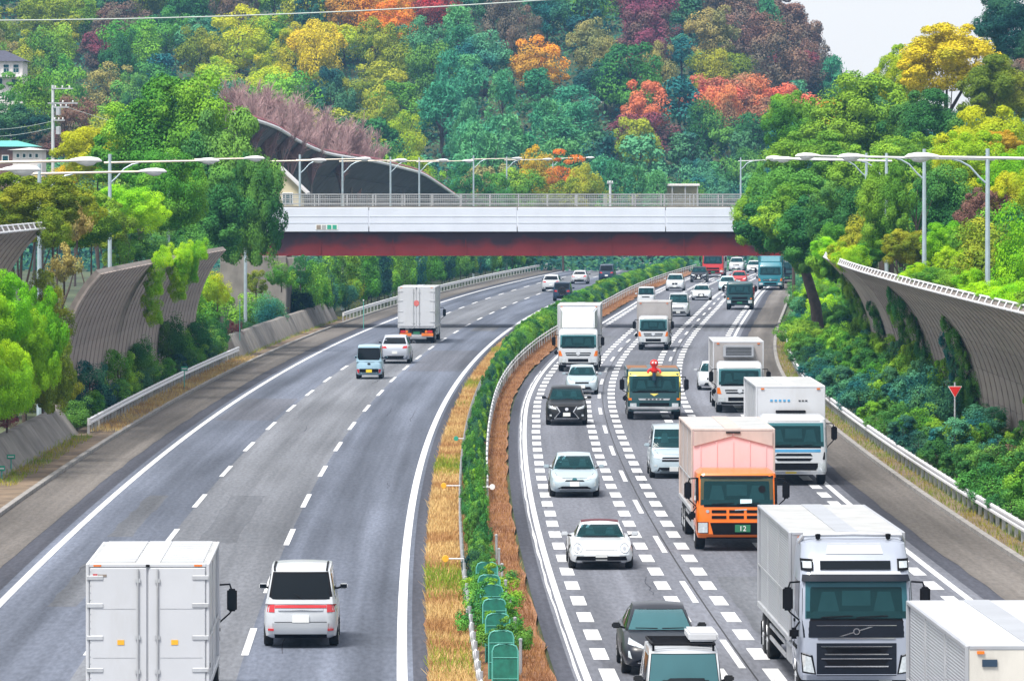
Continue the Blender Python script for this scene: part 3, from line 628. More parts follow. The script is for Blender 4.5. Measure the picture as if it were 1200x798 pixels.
TRUNKS = [trunk_mesh('trunk', 1, .035, 1), trunk_mesh('trunk', 1, .03, 2, 6), trunk_mesh('trunk', 1, .04, 3, 4)]
def tree(x, d, z, w, h, cm, m, label, group=None, cat='tree', name='tree', bark='bark', rot=None, clear=.3, lean=0):
    """w crown width, h whole height, clear = share of the height that is bare trunk"""
    t = thing(name, label, cat, (x, d, z), random.uniform(0,6.28) if rot is None else rot, group)
    ch = h*(1-clear)
    link('trunk', random.choice(TRUNKS), M[bark], t, scale=(min(h,w)*.62,min(h,w)*.62,h*.78))
    link('crown', cm, m, t, loc=(lean,0,h-ch/2), scale=(w/2,w/2*random.uniform(.9,1.1),ch/2))
    return t

# ---------------------------------------------------------------- bushes
def bush(x, d, w, h, key, label, group=None, lib=None, z=None, name='bush', cat='bush', dep=None):
    """foliage and a short stem"""
    lib = lib or LIB_BUSH; z = terrain_h(x,d) if z is None else z
    t = thing(name, label, cat, (x,d,z-.05), random.choice((0,1.57,3.14,4.71)) if dep is None else 0, group)
    link('foliage', random.choice(lib), G[key], t, loc=(0,0,h*.52), scale=(w/2,(dep or w)/2,h*.52)); link('stem', STEM, M['bark'], t, scale=(1,1,h*.6)); return t
STEM = MB().tube([(0,0,-.15),(.02,.01,.5),(0,.02,1)], [.05,.04,.02], 5).add(*(lambda m: (m.v, m.f))(MB().tube([(0,0,.3),(.16,.1,.9)], [.03,.012], 4))).add(*(lambda m: (m.v, m.f))(MB().tube([(0,0,.25),(-.17,-.06,.85)], [.03,.012], 4))).mesh('stem')
# ---------------------------------------------------------------- hillside wood: colour areas follow the stands of trees on the hill (picture columns/rows of a stand centre)
STANDS = [(440,8,32,'orange'),(500,6,36,'red'),(648,55,34,'orange'),(745,10,52,'maroon'),(880,110,46,'coral'),(862,128,30,'coral'),(765,120,26,'coral'),(772,150,30,'maroon'),(100,38,30,'maroon'),(140,35,24,'brown'),
  (290,30,26,'yellowgreen'),(385,75,36,'yellow'),(345,62,34,'yellowgreen'),(410,100,24,'gold'),(425,120,26,'maroon'),(452,90,34,'olive'),(230,60,26,'olive'),(55,15,24,'olive'),(700,42,34,'khaki'),(770,55,30,'khaki'),(730,75,26,'yellowgreen'),
  (600,25,34,'brown'),(250,90,30,'yellowgreen'),(180,60,30,'olive'),(440,60,30,'olive'),(395,45,26,'yellowgreen'),(465,140,26,'yellow'),(330,95,26,'yellowgreen'),(790,95,26,'olive'),(670,95,26,'yellowgreen'),(590,62,24,'brown'),(280,6,40,'brown'),(335,50,20,'brown'),(500,120,20,'maroon'),(830,45,30,'khaki'),(850,60,26,'olive'),(900,70,40,'brown'),(940,80,30,'brown'),(860,30,46,'brown'),(920,40,30,'brown'),
  (690,165,22,'khaki'),(735,150,22,'olive'),(485,175,26,'yellowgreen'),(930,90,26,'maroon'),
  (545,95,34,'bamboo'),(600,110,44,'bamboo'),(530,140,42,'bamboo'),(590,150,50,'bamboo'),(640,140,44,'bamboo'),(560,180,50,'bamboo'),(650,175,44,'bamboo'),(500,160,30,'bluegreen'),(620,190,40,'bamboo')]
HILL = {}
def hill_tree(x, d, key, w, h, z=None, label=None):
    z = terrain_h(x,d)-.5 if z is None else z
    lib = LIB_BAM if key == 'bamboo' else (LIB_CONE if key in ('deep','bluegreen') and random.random() < .45 else LIB_FAR)
    n = HILL.setdefault(key, 0); HILL[key] += 1
    t = tree(x, d, z, w, h, random.choice([m_ for m_ in lib if m_ is not LIB_FAR[3]]), G[key], label or ('%s tree in the hillside wood' % words[key] if key != 'bamboo' else 'feathery blue green bamboo clump on the hillside'), 'trees of the hillside wood', clear=.08)
    if key == 'bamboo': t.name = 'bamboo_clump'; t['category'] = 'bamboo'
cnt = 0
d = 752.0; row = 0
while d < 1062:
    half = 600/F_PX*d + 8; x = -half + (row % 2)*5 + random.uniform(-2,2)
    while x < half:
        xx = x + random.uniform(-2.6,2.6); dd = d + random.uniform(-5,5); z = terrain_h(xx,dd)
        h = random.uniform(8.5,12.5); px = 600 + F_PX*xx/dd; py = HOR - F_PX*(z+h*.6-CAM_H)/dd
        x += random.uniform(7.6,9.6)
        if px > 1075 or py < -45 or (dd > 1000 and py < -15): continue
        if px < 330 and dd < 860: pass
        key = None; best = 1.0
        for sx, sy, sr, k in STANDS:
            q = math.hypot(px-sx, (py-sy)*1.15)/(sr*(1.1 if k in ('orange','red','coral') else .85))
            if q < best: best = q; key = k
        if key is None: key = random.choices(['green','dark','deep','bluegreen','olive','bamboo','khaki'], [1.5,5,5,8,.4,4,.1] if px > 480 else [6,5,3,3,5,0,.8])[0]
        hill_tree(xx, dd, key, random.choice((random.uniform(6.5,9),random.uniform(9,12.5))), h*random.uniform(.85,1.2)); cnt += 1
    d += 15.5; row += 1
print('hill trees', cnt, HILL)

# ---------------------------------------------------------------- singled-out trees
def ptree(px, top, d, wpx, key, label, lib=None, low=None, clear=.3, cat='tree', dz=None, name='tree', bark='bark'):
    x = wx(px,d); zt = wz(top,d); zg = terrain_h(x,d)-.3 if dz is None else dz; h = zt-zg; w = wpx*d/F_PX
    if low is not None: clear = min(.8, max(-.25, (wz(low,d)-zg)/h))
    lib = lib or LIB_NEAR; xt = x
    if d < 450 and dz is None:
        if x < base(d): xt = min(x, XL(-22.8,d))
        else: xt = max(x, XR(21.5,d))
        if xt != x:
            zg = terrain_h(xt,d)-.3; h = zt-zg
            if low is not None: clear = min(.8, max(-.25, (wz(low,d)-zg)/h))
            return tree(xt, d, zg, w, h, random.choice(lib), G[key], label, None, cat, name, bark, rot=0, clear=clear, lean=x-xt)
    return tree(x, d, zg, w, h, random.choice(lib), G[key], label, None, cat, name, bark, clear=clear)
# big group behind the curved wall, left bank
ptree(262,118,372,128,'dark','dark green evergreen tree hanging over the end of the bridge',low=335)
ptree(215,86,380,150,'green','tallest broad green tree of the mound behind the curved wall',low=250)
ptree(165,118,384,120,'green','mid green rounded tree on the shoulder of the big mound',low=230)
ptree(300,168,366,70,'dark','dark drooping tree touching the white bridge parapet',low=338)
ptree(115,140,400,110,'yellowgreen','yellow green tree in front of the utility pole',low=225)
ptree(240,190,358,110,'dark','dark low crown over the far end of the curved wall',low=318)
ptree(185,175,345,90,'green','green tree behind the blue grey lamp pole',low=262)
ptree(150,212,318,95,'lime','bright lime green tree above the curved wall',low=285)
ptree(45,192,262,150,'olive','olive bushy tree below the lamp heads, at the picture edge',low=300)
ptree(98,222,280,90,'green','green bush tree between olive tree and lime tree',low=300)
ptree(118,232,300,80,'olive','olive green tree above the top of the curved wall',low=300)
ptree(4,318,212,70,'lime','bright lime leafy tree at the picture edge, uppermost of three',low=420)
ptree(28,352,217,62,'lime','bright lime leafy tree beside the picture edge, leaning out',low=450)
ptree(8,400,210,66,'lime','bright lime leafy tree at the picture edge, lowest of three',low=505)
ptree(205,178,322,80,'green','green tree hiding the lamp pole behind the curved wall',low=285)
ptree(50,203,246,110,'olive','olive tree hiding the lamp pole at the picture edge',low=275)
ptree(48,330,222,60,'lime','small lime bush before the yellow brown shrubs',low=475)
ptree(58,370,228,60,'olive','olive brown shrub above the retaining wall',low=505)
ptree(75,192,420,40,'gold','small golden shrub below the utility pole',LIB_FAR,low=215); ptree(50,205,400,30,'gold','tiny golden bush beside the lamp arm',LIB_FAR,low=225)
ptree(40,85,640,70,'green','round green tree behind the utility pole',LIB_FAR,low=170); ptree(5,88,630,50,'dark','dark tree under the hillside house',LIB_FAR,low=165); ptree(62,150,610,60,'maroon','reddish brown shrub behind the utility pole',LIB_FAR,low=190)
ptree(88,110,600,55,'brown','dull reddish tree beside the utility pole top',LIB_FAR,low=180); ptree(20,120,600,70,'deep','dark tree above the roofs at the picture edge',LIB_FAR,low=175)
# bare trees on the slope behind the far wall
for k, (px, top, dd, w) in enumerate([(275,95,500,60),(310,98,520,70),(345,112,545,70),(380,128,570,70),(412,140,590,60),(330,125,510,60),(365,145,535,60),(295,118,490,50),(400,155,560,50),(430,155,610,50),(290,108,495,60),(325,108,530,60),(355,125,550,60),(385,140,575,55),(420,165,600,45),(340,140,520,55),(312,130,500,50)]):
    x = wx(px,dd); zt = wz(top,dd); zg = wz(top+80,dd); t = tree(x,dd,zg,w*dd/F_PX,zt-zg,LIB_TWIG[k%2],G['bare'],'leafless purple brown tree on the slope above the far wall','bare trees above the far wall',bark='bark_pale',clear=.05)
# shrubs behind the bridge railing
for px, top, dd, w, key, l in [(630,172,720,50,'gold','golden orange shrub behind the bridge railing between two lamps'),(660,178,715,46,'orange','orange brown shrub right behind the golden one'),(610,195,700,60,'green','green shrub below the golden shrub'),(545,196,690,60,'dark','dark rounded bush beside the low end of the far wall'),
    (505,198,720,50,'green','green bush above the far end of the far wall'),(580,200,690,50,'dark','dark bush behind the middle lamps'),(685,190,700,50,'olive','olive shrub before the bamboo'),(720,185,735,46,'bamboo','pale green bamboo clump behind the bridge'),(745,192,730,50,'bamboo','light feathery bamboo beside the flat white canopy'),(770,198,735,40,'bamboo','small bamboo clump behind the white canopy'),
    (845,205,740,60,'bluegreen','blue green bush behind the railing near the olive tree'),(810,210,745,50,'dark','dark bush right of the white canopy'),(660,208,690,60,'olive','low yellow green hedge bush behind the railing'),(480,180,700,50,'yellowgreen','yellow green shrub above the dip of the far wall')]:
    ptree(px,top,dd,w,key,l,LIB_BAM if key == 'bamboo' else LIB_FAR,clear=.1,dz=wz(top+75,dd))
# right bank
for a in [(925,198,362,125,'dark','broad dark green tree overhanging the end of the bridge',None,312),(992,205,347,105,'dark','green tree at the far end of the overhanging wall',None,330),(960,225,352,110,'dark','low dark crown covering the end of the red girder',None,322),(890,215,372,70,'green','green crown hanging before the parapet at the bridge end',None,300),(950,150,402,120,'green','mid green domed tree above the olive tree',None,230),
    (900,185,420,60,'dark','dark slim tree by the bridge railing end',None,290),(1005,85,445,130,'green','large green tree on the skyline beside the sky gap',None,200),(930,100,470,80,'green','green tree below the sky gap',None,200),(1085,100,430,110,'dark','dark green tree under the yellow treetop',None,210),
    (1110,24,470,135,'yellow','golden yellow treetop against the sky',None,120),(1060,48,480,70,'yellowgreen','yellow green shoulder of the golden treetop',None,130),(1165,60,455,100,'olive','olive tree under the dark corner tree',None,150),(1192,-20,560,110,'deep','dark green tree in the upper corner',None,100),(1185,70,540,90,'brown','dull purple brown tree below the dark corner tree',None,140),
    (1160,120,345,120,'yellowgreen','bright yellow green tree behind the tallest lamp pole',None,230),(1195,165,310,100,'lime','bright lime tree at the picture edge behind the lamp pole',None,270),(1060,150,385,110,'green','green tree between the two lamp poles and the sky',None,240),(1020,165,375,110,'green','rounded green tree left of the first lamp pole',None,260),
    (1055,205,330,95,'green','green tree behind the lamp pole nearer the bridge',None,300),(1110,195,315,95,'dark','shaded green tree between the two lamp poles',None,310),(1160,215,300,90,'brown','rusty brown leaved tree at the wall top',None,300),(1195,270,265,80,'green','leafy bush behind the wall at the picture edge',None,360),(1020,240,330,70,'olive','olive brown undergrowth tree behind the wall top',None,310),
    (1105,260,290,60,'lime','lime sapling between the lamp poles',None,320),(1170,150,330,60,'gold','small golden branch tree beside the yellow green one',None,190),(990,110,450,60,'gold','small yellowing tree at the edge of the olive crown',None,160)]:
    px, top, dd, w, key, l, lib, low = a
    ptree(px,top,dd,w,key,l,lib,low)
for px, top, dd, w, key, l, low in [(975,262,338,60,'green','green bush crown filling the gap behind the wall end',335),(1005,280,330,60,'dark','dark bush crown behind the wall top near the leaning trunk',325),(950,255,356,60,'dark','dark crown behind the leaning trunk',330),(1037,186,309,70,'green','green tree hiding the third lamp pole',300),(1140,150,322,90,'yellowgreen','yellow green tree between the two lamp poles',240),(1190,200,300,70,'yellowgreen','yellow green crown at the picture edge beside the lamp pole',300),(1120,285,270,60,'lime','lime crown behind the wall railing below the lamp poles',345),(1065,265,292,70,'olive','olive crown behind the wall railing',318),(1030,270,310,60,'green','green crown behind the wall railing',312)]:
    ptree(px,top,dd,w,key,l,None,low)
# undergrowth on the hill and low growth on the banks behind the walls
rng = np.random.default_rng(5); P_ = []
for _ in range(95000):
    d = rng.uniform(700,1075); x = rng.uniform(-1,1)*(600/F_PX*d+6)
    P_.append((x,d,terrain_h(x,d)+abs(rng.normal())*.9))
P_ = np.array(P_); link('undergrowth', leaf_mesh('undergrowth', P_, np.tile((0,-.5,.8),(len(P_),1)), .75, rng), G['deep'], label='dark undergrowth covering the hillside', cat='undergrowth', kind='stuff')
for k in range(46):
    right = k % 2; dd = rng.uniform(235,420) if right else rng.uniform(255,430); u = rng.uniform(21.5,30); x = XR(u,dd) if right else XL(-u,dd); w = rng.uniform(3,5)
    bush(x,dd,w,rng.uniform(2.5,4.5),random.choice(['green','olive','dark','lime','green']),'leafy bush behind the overhanging wall' if right else 'leafy bush on the bank behind the curved wall','bank bushes behind the overhanging wall' if right else 'bank bushes behind the curved wall',name='bank_bush')
# leaning trunk of the tree at the wall end
tr = MB().tube([(0,0,-.5),(-.35,0,2.5),(-1.1,0,5.0),(-2.0,.2,7.6)], [.42,.36,.30,.18], 9).build('trunk', M['bark'], smooth=60)
tt = thing('tree', 'tree with thick dark leaning trunk at the end of the overhanging wall', 'tree', (wx(962,358),358,.8)); tr.parent = tt
link('crown', LIB_NEAR[1], G['green'], tt, loc=(-1.8,.3,8.2), scale=(2.6,2.6,2.0))

for px, py, w, h, dd, key, l in [(62,270,44,52,240,'olive','olive bush under the corner of the higher wall'),(90,262,40,60,250,'khaki','yellowing bush above the near end of the curved wall'),(75,310,46,60,244,'khaki','yellow brown bush at the near edge of the curved wall'),(52,345,44,56,238,'olive','olive bush between lime tree and curved wall'),(66,390,46,60,242,'olive','brown olive bush at the foot of the yellow bushes'),(50,425,50,56,234,'lime','lime bush low behind the retaining wall'),(72,452,44,44,244,'olive','olive bush at the end of the retaining wall'),(140,300,40,40,300,'green','green bush on the crest of the curved wall'),(165,290,46,44,318,'dark','dark bush on the crest of the curved wall beside the vines'),(195,285,50,46,330,'dark','dark bush on the crest above the far part of the curved wall'),(225,280,50,50,338,'dark','dark bush at the crest near the wall end'),(255,338,34,44,352,'yellowgreen','yellow bush on the brown earth slope'),(300,330,30,30,400,'olive','small olive bush before the abutment'),(330,322,34,34,408,'green','green bush in front of the abutment under the bridge'),(352,318,30,36,416,'dark','dark bush under the bridge beside the blue pole')]:
    x = wx(px,dd); bush(x,dd,w*dd/F_PX,h*dd/F_PX,key,l,z=wz(py+h/2,dd),lib=LIB_SPARSE if key == 'khaki' else LIB_BUSH)
def d_at(px, u):      # distance at which the line u of the bank crosses a picture column
    return min(np.arange(205,640,.5), key=lambda d: abs(XL(u,d)-wx(px,d)))
# clipped hedge between the first barrier and curved wall
for k, (px, py, w, h, key) in enumerate([(92,492,30,34,'deep'),(105,482,44,62,'bluegreen'),(138,468,42,58,'green'),(165,456,40,58,'dark'),(200,440,44,68,'dark'),(214,428,30,46,'green'),(232,420,40,52,'dark'),(253,412,34,44,'dark'),(272,404,26,34,'maroon')]):
    dd = d_at(px,-19.7); x = wx(px,dd); bush(x,dd,w*dd/F_PX*1.15,h*dd/F_PX*1.1,key,['dark clipped bush at the near end of the barrier hedge','blue green clipped bush second from the near end of the barrier hedge','mid green bush third in the barrier hedge','dark tall bush fourth in the barrier hedge','tallest dark bush in the middle of the barrier hedge','smaller green bush behind the barrier, sixth in the hedge','dark bush seventh in the barrier hedge','dark bush before the wall end','small reddish bush at the far end of the barrier hedge'][k],'clipped hedge behind the first crash barrier',z=.3,dep=2.6,lib=LIB_CLIP)
bush(wx(50,236),236,1.9,1.7,'olive','rounded olive bush at the near end of the curved wall',z=1.6); bush(wx(20,222),222,1.6,1.8,'lime','clipped bright green bush above the retaining wall',z=1.9); bush(wx(8,214),214,1.0,1.0,'maroon','small reddish bush above the retaining wall at the picture edge',z=1.7)
# round clipped bushes on the far retaining wall
for k, (px, py, r, key, l) in enumerate([(287,371,13,'deep','small round bush first on the far retaining wall'),(317,351,20,'bluegreen','largest round clipped bush on the far retaining wall'),(350,348,18,'deep','dark round bush beside the largest round one'),(378,338,19,'bluegreen','round bush under the bridge beside the blue pole'),(372,352,12,'olive','small olive bush in the row on the retaining wall'),(408,330,17,'yellowgreen','yellowish bush under the bridge girder'),(405,345,14,'bluegreen','round blue green bush low on the retaining wall'),(435,325,17,'deep','dark clipped bush left of the white box truck'),(455,328,15,'green','green bush above the white box truck'),(240,330,16,'yellowgreen','yellowish ivy bush at the end of the curved wall'),(248,360,18,'dark','dark bush at the foot of the curved wall end')]):
    dd = d_at(px,-20.2) if k < 9 else 347; x = wx(px,dd); bush(x,dd,2.5*r*dd/F_PX,2.7*r*dd/F_PX,key,l,'round bushes on the far retaining wall',z=min(wz(py+r*1.2,dd),terrain_h(x,dd)),lib=LIB_CLIP[:1])
for k in range(13):      # low clipped hedge filling the gaps behind the first barrier
    dd = 250+k*8; bush(XL(-19.35,dd),dd,1.5,1.5,['dark','green','deep'][k%3],'low clipped bush filling the hedge behind the first crash barrier','clipped hedge behind the first crash barrier',z=.1,dep=5)
for k in range(34):      # tall hedge beyond the bridge
    dd = 440+k*9.5; x = XL(-20.2+random.uniform(-.6,.6),dd); bush(x,dd,random.uniform(2.4,3.4),random.uniform(4.0,5.2),random.choice(['dark','green','green','deep','dark','bluegreen']),'tall clipped hedge bush behind the crash barrier beyond the bridge','tall hedge beyond the bridge',z=.3,dep=9)
for k in range(26):
    dd = 450+k*12; x = XL(-24.5+random.uniform(-1,1),dd); bush(x,dd,random.uniform(3,4.5),random.uniform(3.5,5),random.choice(['dark','green','olive','deep']),'dense bush on the bank behind the tall hedge beyond the bridge','bank bushes beyond the bridge',lib=LIB_BUSH)
# shrubs on the bank under the overhanging wall
for k in range(120):
    dd = 182+240*(k/119)**1.15; u = [15.95,16.8,17.6,18.4,19.0][k%5] + random.uniform(-.15,.15); x = XR(u,dd); s = random.uniform(.8,1.25)
    if 192 < dd < 232 and u > 17.3: s *= .55
    bush(x,dd,1.7*s,1.75*s*(1.15 if u > 17.5 else .85),(kk := random.choice(['green','dark','dark','bluegreen','green','dark','green','deep'])),words.get(kk,'lime green')+' shrub on the bank below the overhanging wall','shrubs on the bank under the overhanging wall',z=terrain_h(x,dd)-.1,name='bank_shrub',cat='shrub',dep=4.2)
bush(XR(18.2,219),219,2.2,1.5,'bluegreen','bluish shrub beside the red triangle sign'); bush(XR(17.6,203),203,2.4,.9,'brown','low rusty brown shrub under the red triangle sign')
for k in range(30):
    dd = 345+k*7; x = XR(17+random.uniform(-1.2,2.5),dd); bush(x,dd,random.uniform(2.0,3.0),random.uniform(1.8,3.2),random.choice(['green','dark','lime','bluegreen']),'green shrub on the bank by the far bend','shrubs on the bank by the far bend',z=.2,name='bank_shrub',cat='shrub')
# ivy climbing and hanging on the walls
def ivy(d, u0, z0, z1, w, thick, key, label, fx=XR):
    zc = (z0+z1)/2; t = link('ivy', random.choice(LIB_BUSH), G[key], loc=(fx(u0,d),d,zc), scale=(thick,w/2,(z1-z0)/2), label=label, cat='ivy'); return t
def wall_u(z):   # surface of the right wall at height z
    best = min(((abs(wall_prof(v,2.6,.9,6.7)[1]-z), v) for v in np.linspace(0,1,40))); return 19.6-wall_prof(best[1],2.6,.9,6.7)[0]
IV = [(182,.8,6.6,3.5,'dark','dark ivy curtain on the wall at the picture edge'),(188,.8,4.6,3.0,'dark','ivy mass low on the wall near the picture edge'),(236,.8,5.2,4.5,'dark','ivy column left of the bare wall section'),(243,.8,4.2,4.0,'bluegreen','bluish ivy at the foot of the middle ivy column'),(262,.8,6.0,5.5,'dark','broad ivy column in the middle of the overhanging wall'),(274,.8,5.0,4.0,'green','green ivy column beside the broad one'),(300,.8,4.6,4.0,'dark','ivy column further along the overhanging wall'),(322,.8,5.6,5.0,'green','last ivy column near the leaning trunk'),(338,.8,6.2,5.0,'dark','ivy at the far end of the overhanging wall'),(208,.8,2.9,4,'green','low ivy bush at the foot of the bare wall section')]
for dd, z0, z1, w, key, l in IV:
    t = thing('ivy', l, 'ivy', (XR(19.4,dd),dd,z0)); n = 5
    for k in range(n):
        z = z0+(z1-z0)*k/(n-1)*.92+.2; ww = w*(1-.45*k/(n-1)); link('foliage', LIB_BUSH[k%2], G[key], t, loc=(wall_u(z)-19.4-.1,random.uniform(-.5,.5),z-z0), scale=(.42,ww*.8,(z1-z0)/n*1.1), rot=(random.uniform(-.2,.2),-.0,0))
for dd, key, w, l in [(334,'lime',7,'bright yellow green creeper on the far top of the overhanging wall'),(318,'yellowgreen',8,'yellowish creeper spilling over the wall top'),(306,'lime',6,'lime creeper where the wall top railing begins'),(250,'lime',9,'lime creeper on the wall top below the lamp poles'),(240,'green',8,'green creeper on the wall top beside the lamp poles'),(222,'lime',7,'lime creeper hanging over the wall railing'),(204,'lime',8,'bright creeper on the wall top near the picture edge'),(192,'green',7,'green creeper at the picture edge on the wall top')]:
    t = thing('creeper', l, 'creeper', (XR(17.0 if dd > 300 else 17.6,dd),dd,6.7))
    for k in range(4): link('foliage', LIB_BUSH[k%3], G[key], t, loc=(random.uniform(.0,1.2),(k-1.5)*w*.25,random.uniform(.1,.45)), scale=(random.uniform(.5,.9),w*.17,random.uniform(.35,.6)*(1.5 if dd > 300 else 1)))
for dd, key, dz, l in [(286,'lime',2.9,'lime vine curtain hanging down the curved wall'),(300,'lime',2.0,'second lime vine hanging beside the first'),(312,'lime',1.3,'short lime vine at the top of the curved wall')]:
    t = thing('hanging_vine', l, 'vine', (XL(-18.4,dd),dd,7.3-dz))
    for k in range(5): link('foliage', LIB_BUSH[k%2], G[key], t, loc=(random.uniform(-.3,.2)+.1*k,random.uniform(-1,1),dz*k/4), scale=(.5,1.6-.15*(4-k),.75))
# median hedge
hk = 0; d = 128.0
while d < 815 and hk < 300:
    sp = 1.45 if d < 260 else (2.3 if d < 480 else 3.1); a, b = med_l(.2,d), med_r(-.15,d); mid = (a+b)/2; wid = min(b-a, 3.2)
    if d < 152: 
        if random.random() < .95: bush(mid+random.uniform(-.15,.35),d,random.uniform(.9,1.5),random.uniform(.8,1.35),random.choice(['green','dark','dark','green']),'small sparse shrub growing among the green mesh screens','shrubs among the green mesh screens',LIB_SPARSE,z=.05,name='hedge_shrub',cat='hedge shrub'); hk += 1
    else:
        w = min(wid*1.05, random.uniform(1.2,1.8)*(1 if d < 300 else 1.5)); h = random.uniform(.85,1.55) if d < 330 else random.uniform(1.4,1.8)
        zone = ('loose green shrub of the median hedge beside dry grass','shrubs of the near median hedge') if d < 260 else (('clipped green shrub of the median hedge by the bend','shrubs of the middle median hedge') if d < 480 else ('distant clipped shrub of the median hedge past the bridge','shrubs of the far median hedge'))
        bush(mid+random.uniform(-.2,.2),d,w,h,random.choice(['green','dark','dark','deep','dark','dark'] if d < 480 else ['green','dark','dark','deep']),zone[0],zone[1],LIB_BUSH+LIB_SPARSE if d < 240 else LIB_BUSH,z=.05,dep=max(w,sp*1.2),name='hedge_shrub',cat='hedge shrub'); hk += 1
    d += sp
# grass
def blades(name, pts, size, m, label, lean=.35):
    n = len(pts); rng = np.random.default_rng(len(pts)); P = np.array(pts); s = size*rng.uniform(.5,1.5,n); a = rng.uniform(0,6.28,n); w = np.stack([np.cos(a),np.sin(a),np.zeros(n)],1)*(.045*s+.004)[:,None]
    tip = P + np.stack([rng.normal(size=n)*lean*s, rng.normal(size=n)*lean*s, s],1); V = np.stack([P-w, P+w, tip+w*.3, tip-w*.3],1)
    return link(name, quad_mesh(name, V), m, label=label, cat='grass', kind='stuff')
pl = []; pg = []; pr = []; 
for k in range(64000):
    d = 118+(400-118)*random.random()**1.6; u = random.uniform(.62,1.75) + LE[3]; p = (XL(u,d),d,.03)
    (pg if (math.sin(d*.21)+math.sin(d*.083+2)+random.gauss(0,.5)) > 1.55 else pl).append(p)
for k in range(30000):
    d = 118+(620-118)*random.random()**1.4; pr.append((XR(RE[0]-.8-random.uniform(0,.85+.6*sst(270,420,d)),d),d,.03))
blades('grass', pl, .15, G['dry'], 'dry straw coloured grass along the near edge of the median'); blades('grass', pg, .2, G['grass'], 'green grass tufts along the median edge'); blades('grass', pr, .10, G['rust'], 'dry reddish grass on the oncoming side of the median')
pv = [(XR(random.uniform(14.55,15.6),d),d,.06) for d in (150+250*random.random()**1.2 for _ in range(8000))]
blades('grass', pv, .13, G['grass'], 'yellow green verge grass under the crash barrier')
pv = []
for _ in range(16000):
    d = 350+110*random.random(); u = -random.uniform(18.2,21.5); x = XL(u,d); pv.append((x,d,terrain_h(x,d)-.02))
for _ in range(5000):
    d = 205+40*random.random(); u = -random.uniform(18.2,20.5); x = XL(u,d); pv.append((x,d,terrain_h(x,d)-.02))
blades('grass', pv, .22, G['grass'], 'bright grass on top of the retaining walls')
pv = [(XL(-random.uniform(17.3,18.6),d),d,.1) for d in (248+106*random.random() for _ in range(7000))]
blades('grass', pv, .12, G['dry'], 'brown leaf litter and grass under the first crash barrier')
# ================================================================ vehicles
AX = {'front': (Vector((0,-20,0)), Vector((0,1,0))), 'rear': (Vector((0,20,0)), Vector((0,-1,0))), 'left': (Vector((-9,0,0)), Vector((1,0,0))), 'right': (Vector((9,0,0)), Vector((-1,0,0))), 'top': (Vector((0,0,9)), Vector((0,0,-1)))}
class Skin:
    """a body mesh to which lamps, glass and grilles are fitted: each is a thin curved slab that follows the body"""
    def __init__(s, mb, off=None): s.bvh = BVHTree.FromPolygons([Vector(v) for v in mb.v], mb.f)
    def pt(s, axis, a, b, off):
        o, dr = AX[axis]; w = Vector((a,0,b)) if axis in ('front','rear') else (Vector((0,a,b)) if axis in ('left','right') else Vector((a,b,0)))
        h = s.bvh.ray_cast(w+o, dr)
        return (h[0] - dr*off) if h[0] else None
    def slab(s, axis, quad, nx=6, nz=3, off=.012, th=.03):
        """quad: four (a,b) corners: bottom-left, bottom-right, top-right, top-left"""
        q = [Vector((*c,0)) for c in quad]; g = []; last = None
        for j in range(nz+1):
            for i in range(nx+1):
                p = q[0].lerp(q[1],i/nx).lerp(q[3].lerp(q[2],i/nx),j/nz); h = s.pt(axis,p.x,p.y,off); g.append(h if h else (p.x,p.y))
        known = [h for h in g if isinstance(h,Vector)]
        if not known: return None
        dep = sum((h for h in known), Vector())/len(known)
        for k,h in enumerate(g):
            if not isinstance(h,Vector):
                a,b = h; near = min(known, key=lambda v: (v.x-a)**2+(v.z-b)**2 if axis in('front','rear') else (v.y-a)**2+(v.z-b)**2)
                g[k] = Vector((a,near.y,b)) if axis in('front','rear') else (Vector((near.x,a,b)) if axis in('left','right') else Vector((a,b,near.z)))
        dr = AX[axis][1]; N = len(g); V = g+[h+dr*(th+off) for h in g]; F = []; W = nx+1
        for j in range(nz):
            for i in range(nx):
                a = j*W+i; F += [(a,a+1,a+1+W,a+W),(N+a,N+a+W,N+a+1+W,N+a+1)]
        rim = [i for i in range(W)]+[j*W+nx for j in range(1,nz+1)]+[nz*W+i for i in range(nx-1,-1,-1)]+[j*W for j in range(nz-1,0,-1)]
        for k in range(len(rim)): a,b = rim[k],rim[(k+1)%len(rim)]; F.append((a,N+a,N+b,b))
        return MB().add(V,F)
    def disc(s, axis, a, b, ra, rb, n=14, off=.012, th=.03):
        V = []; dr = AX[axis][1]
        for rr in (1,.5):
            for k in range(n):
                aa, bb = a+ra*rr*math.cos(6.2832*k/n), b+rb*rr*math.sin(6.2832*k/n); V.append(s.pt(axis,aa,bb,off))
        V.append(s.pt(axis,a,b,off)); kn = [v for v in V if v]
        if not kn: return None
        V = [v if v else kn[-1] for v in V]; N = len(V); V = V+[v+dr*(th+off) for v in V[:n]]; F = []
        for k in range(n): k2 = (k+1)%n; F += [(k,k2,n+k2,n+k),(n+k,n+k2,2*n),(k,N+k,N+k2,k2)]
        return MB().add(V,F)
def fit(sk, t, name, m, axis, quad, both=False, nx=6, nz=3, off=.012, th=.03, label=None):
    out = None
    for sgn in ((1,-1) if both else (1,)):
        q = quad if sgn > 0 else [(-quad[1][0],quad[1][1]),(-quad[0][0],quad[0][1]),(-quad[3][0],quad[3][1]),(-quad[2][0],quad[2][1])]
        b = sk.slab(axis, q, nx, nz, off, th)
        if b: out = b.build(name, m, t, smooth=40, label=label)
    return out
def rect(a0, a1, b0, b1): return [(a0,b0),(a1,b0),(a1,b1),(a0,b1)]
WHEELS = {}
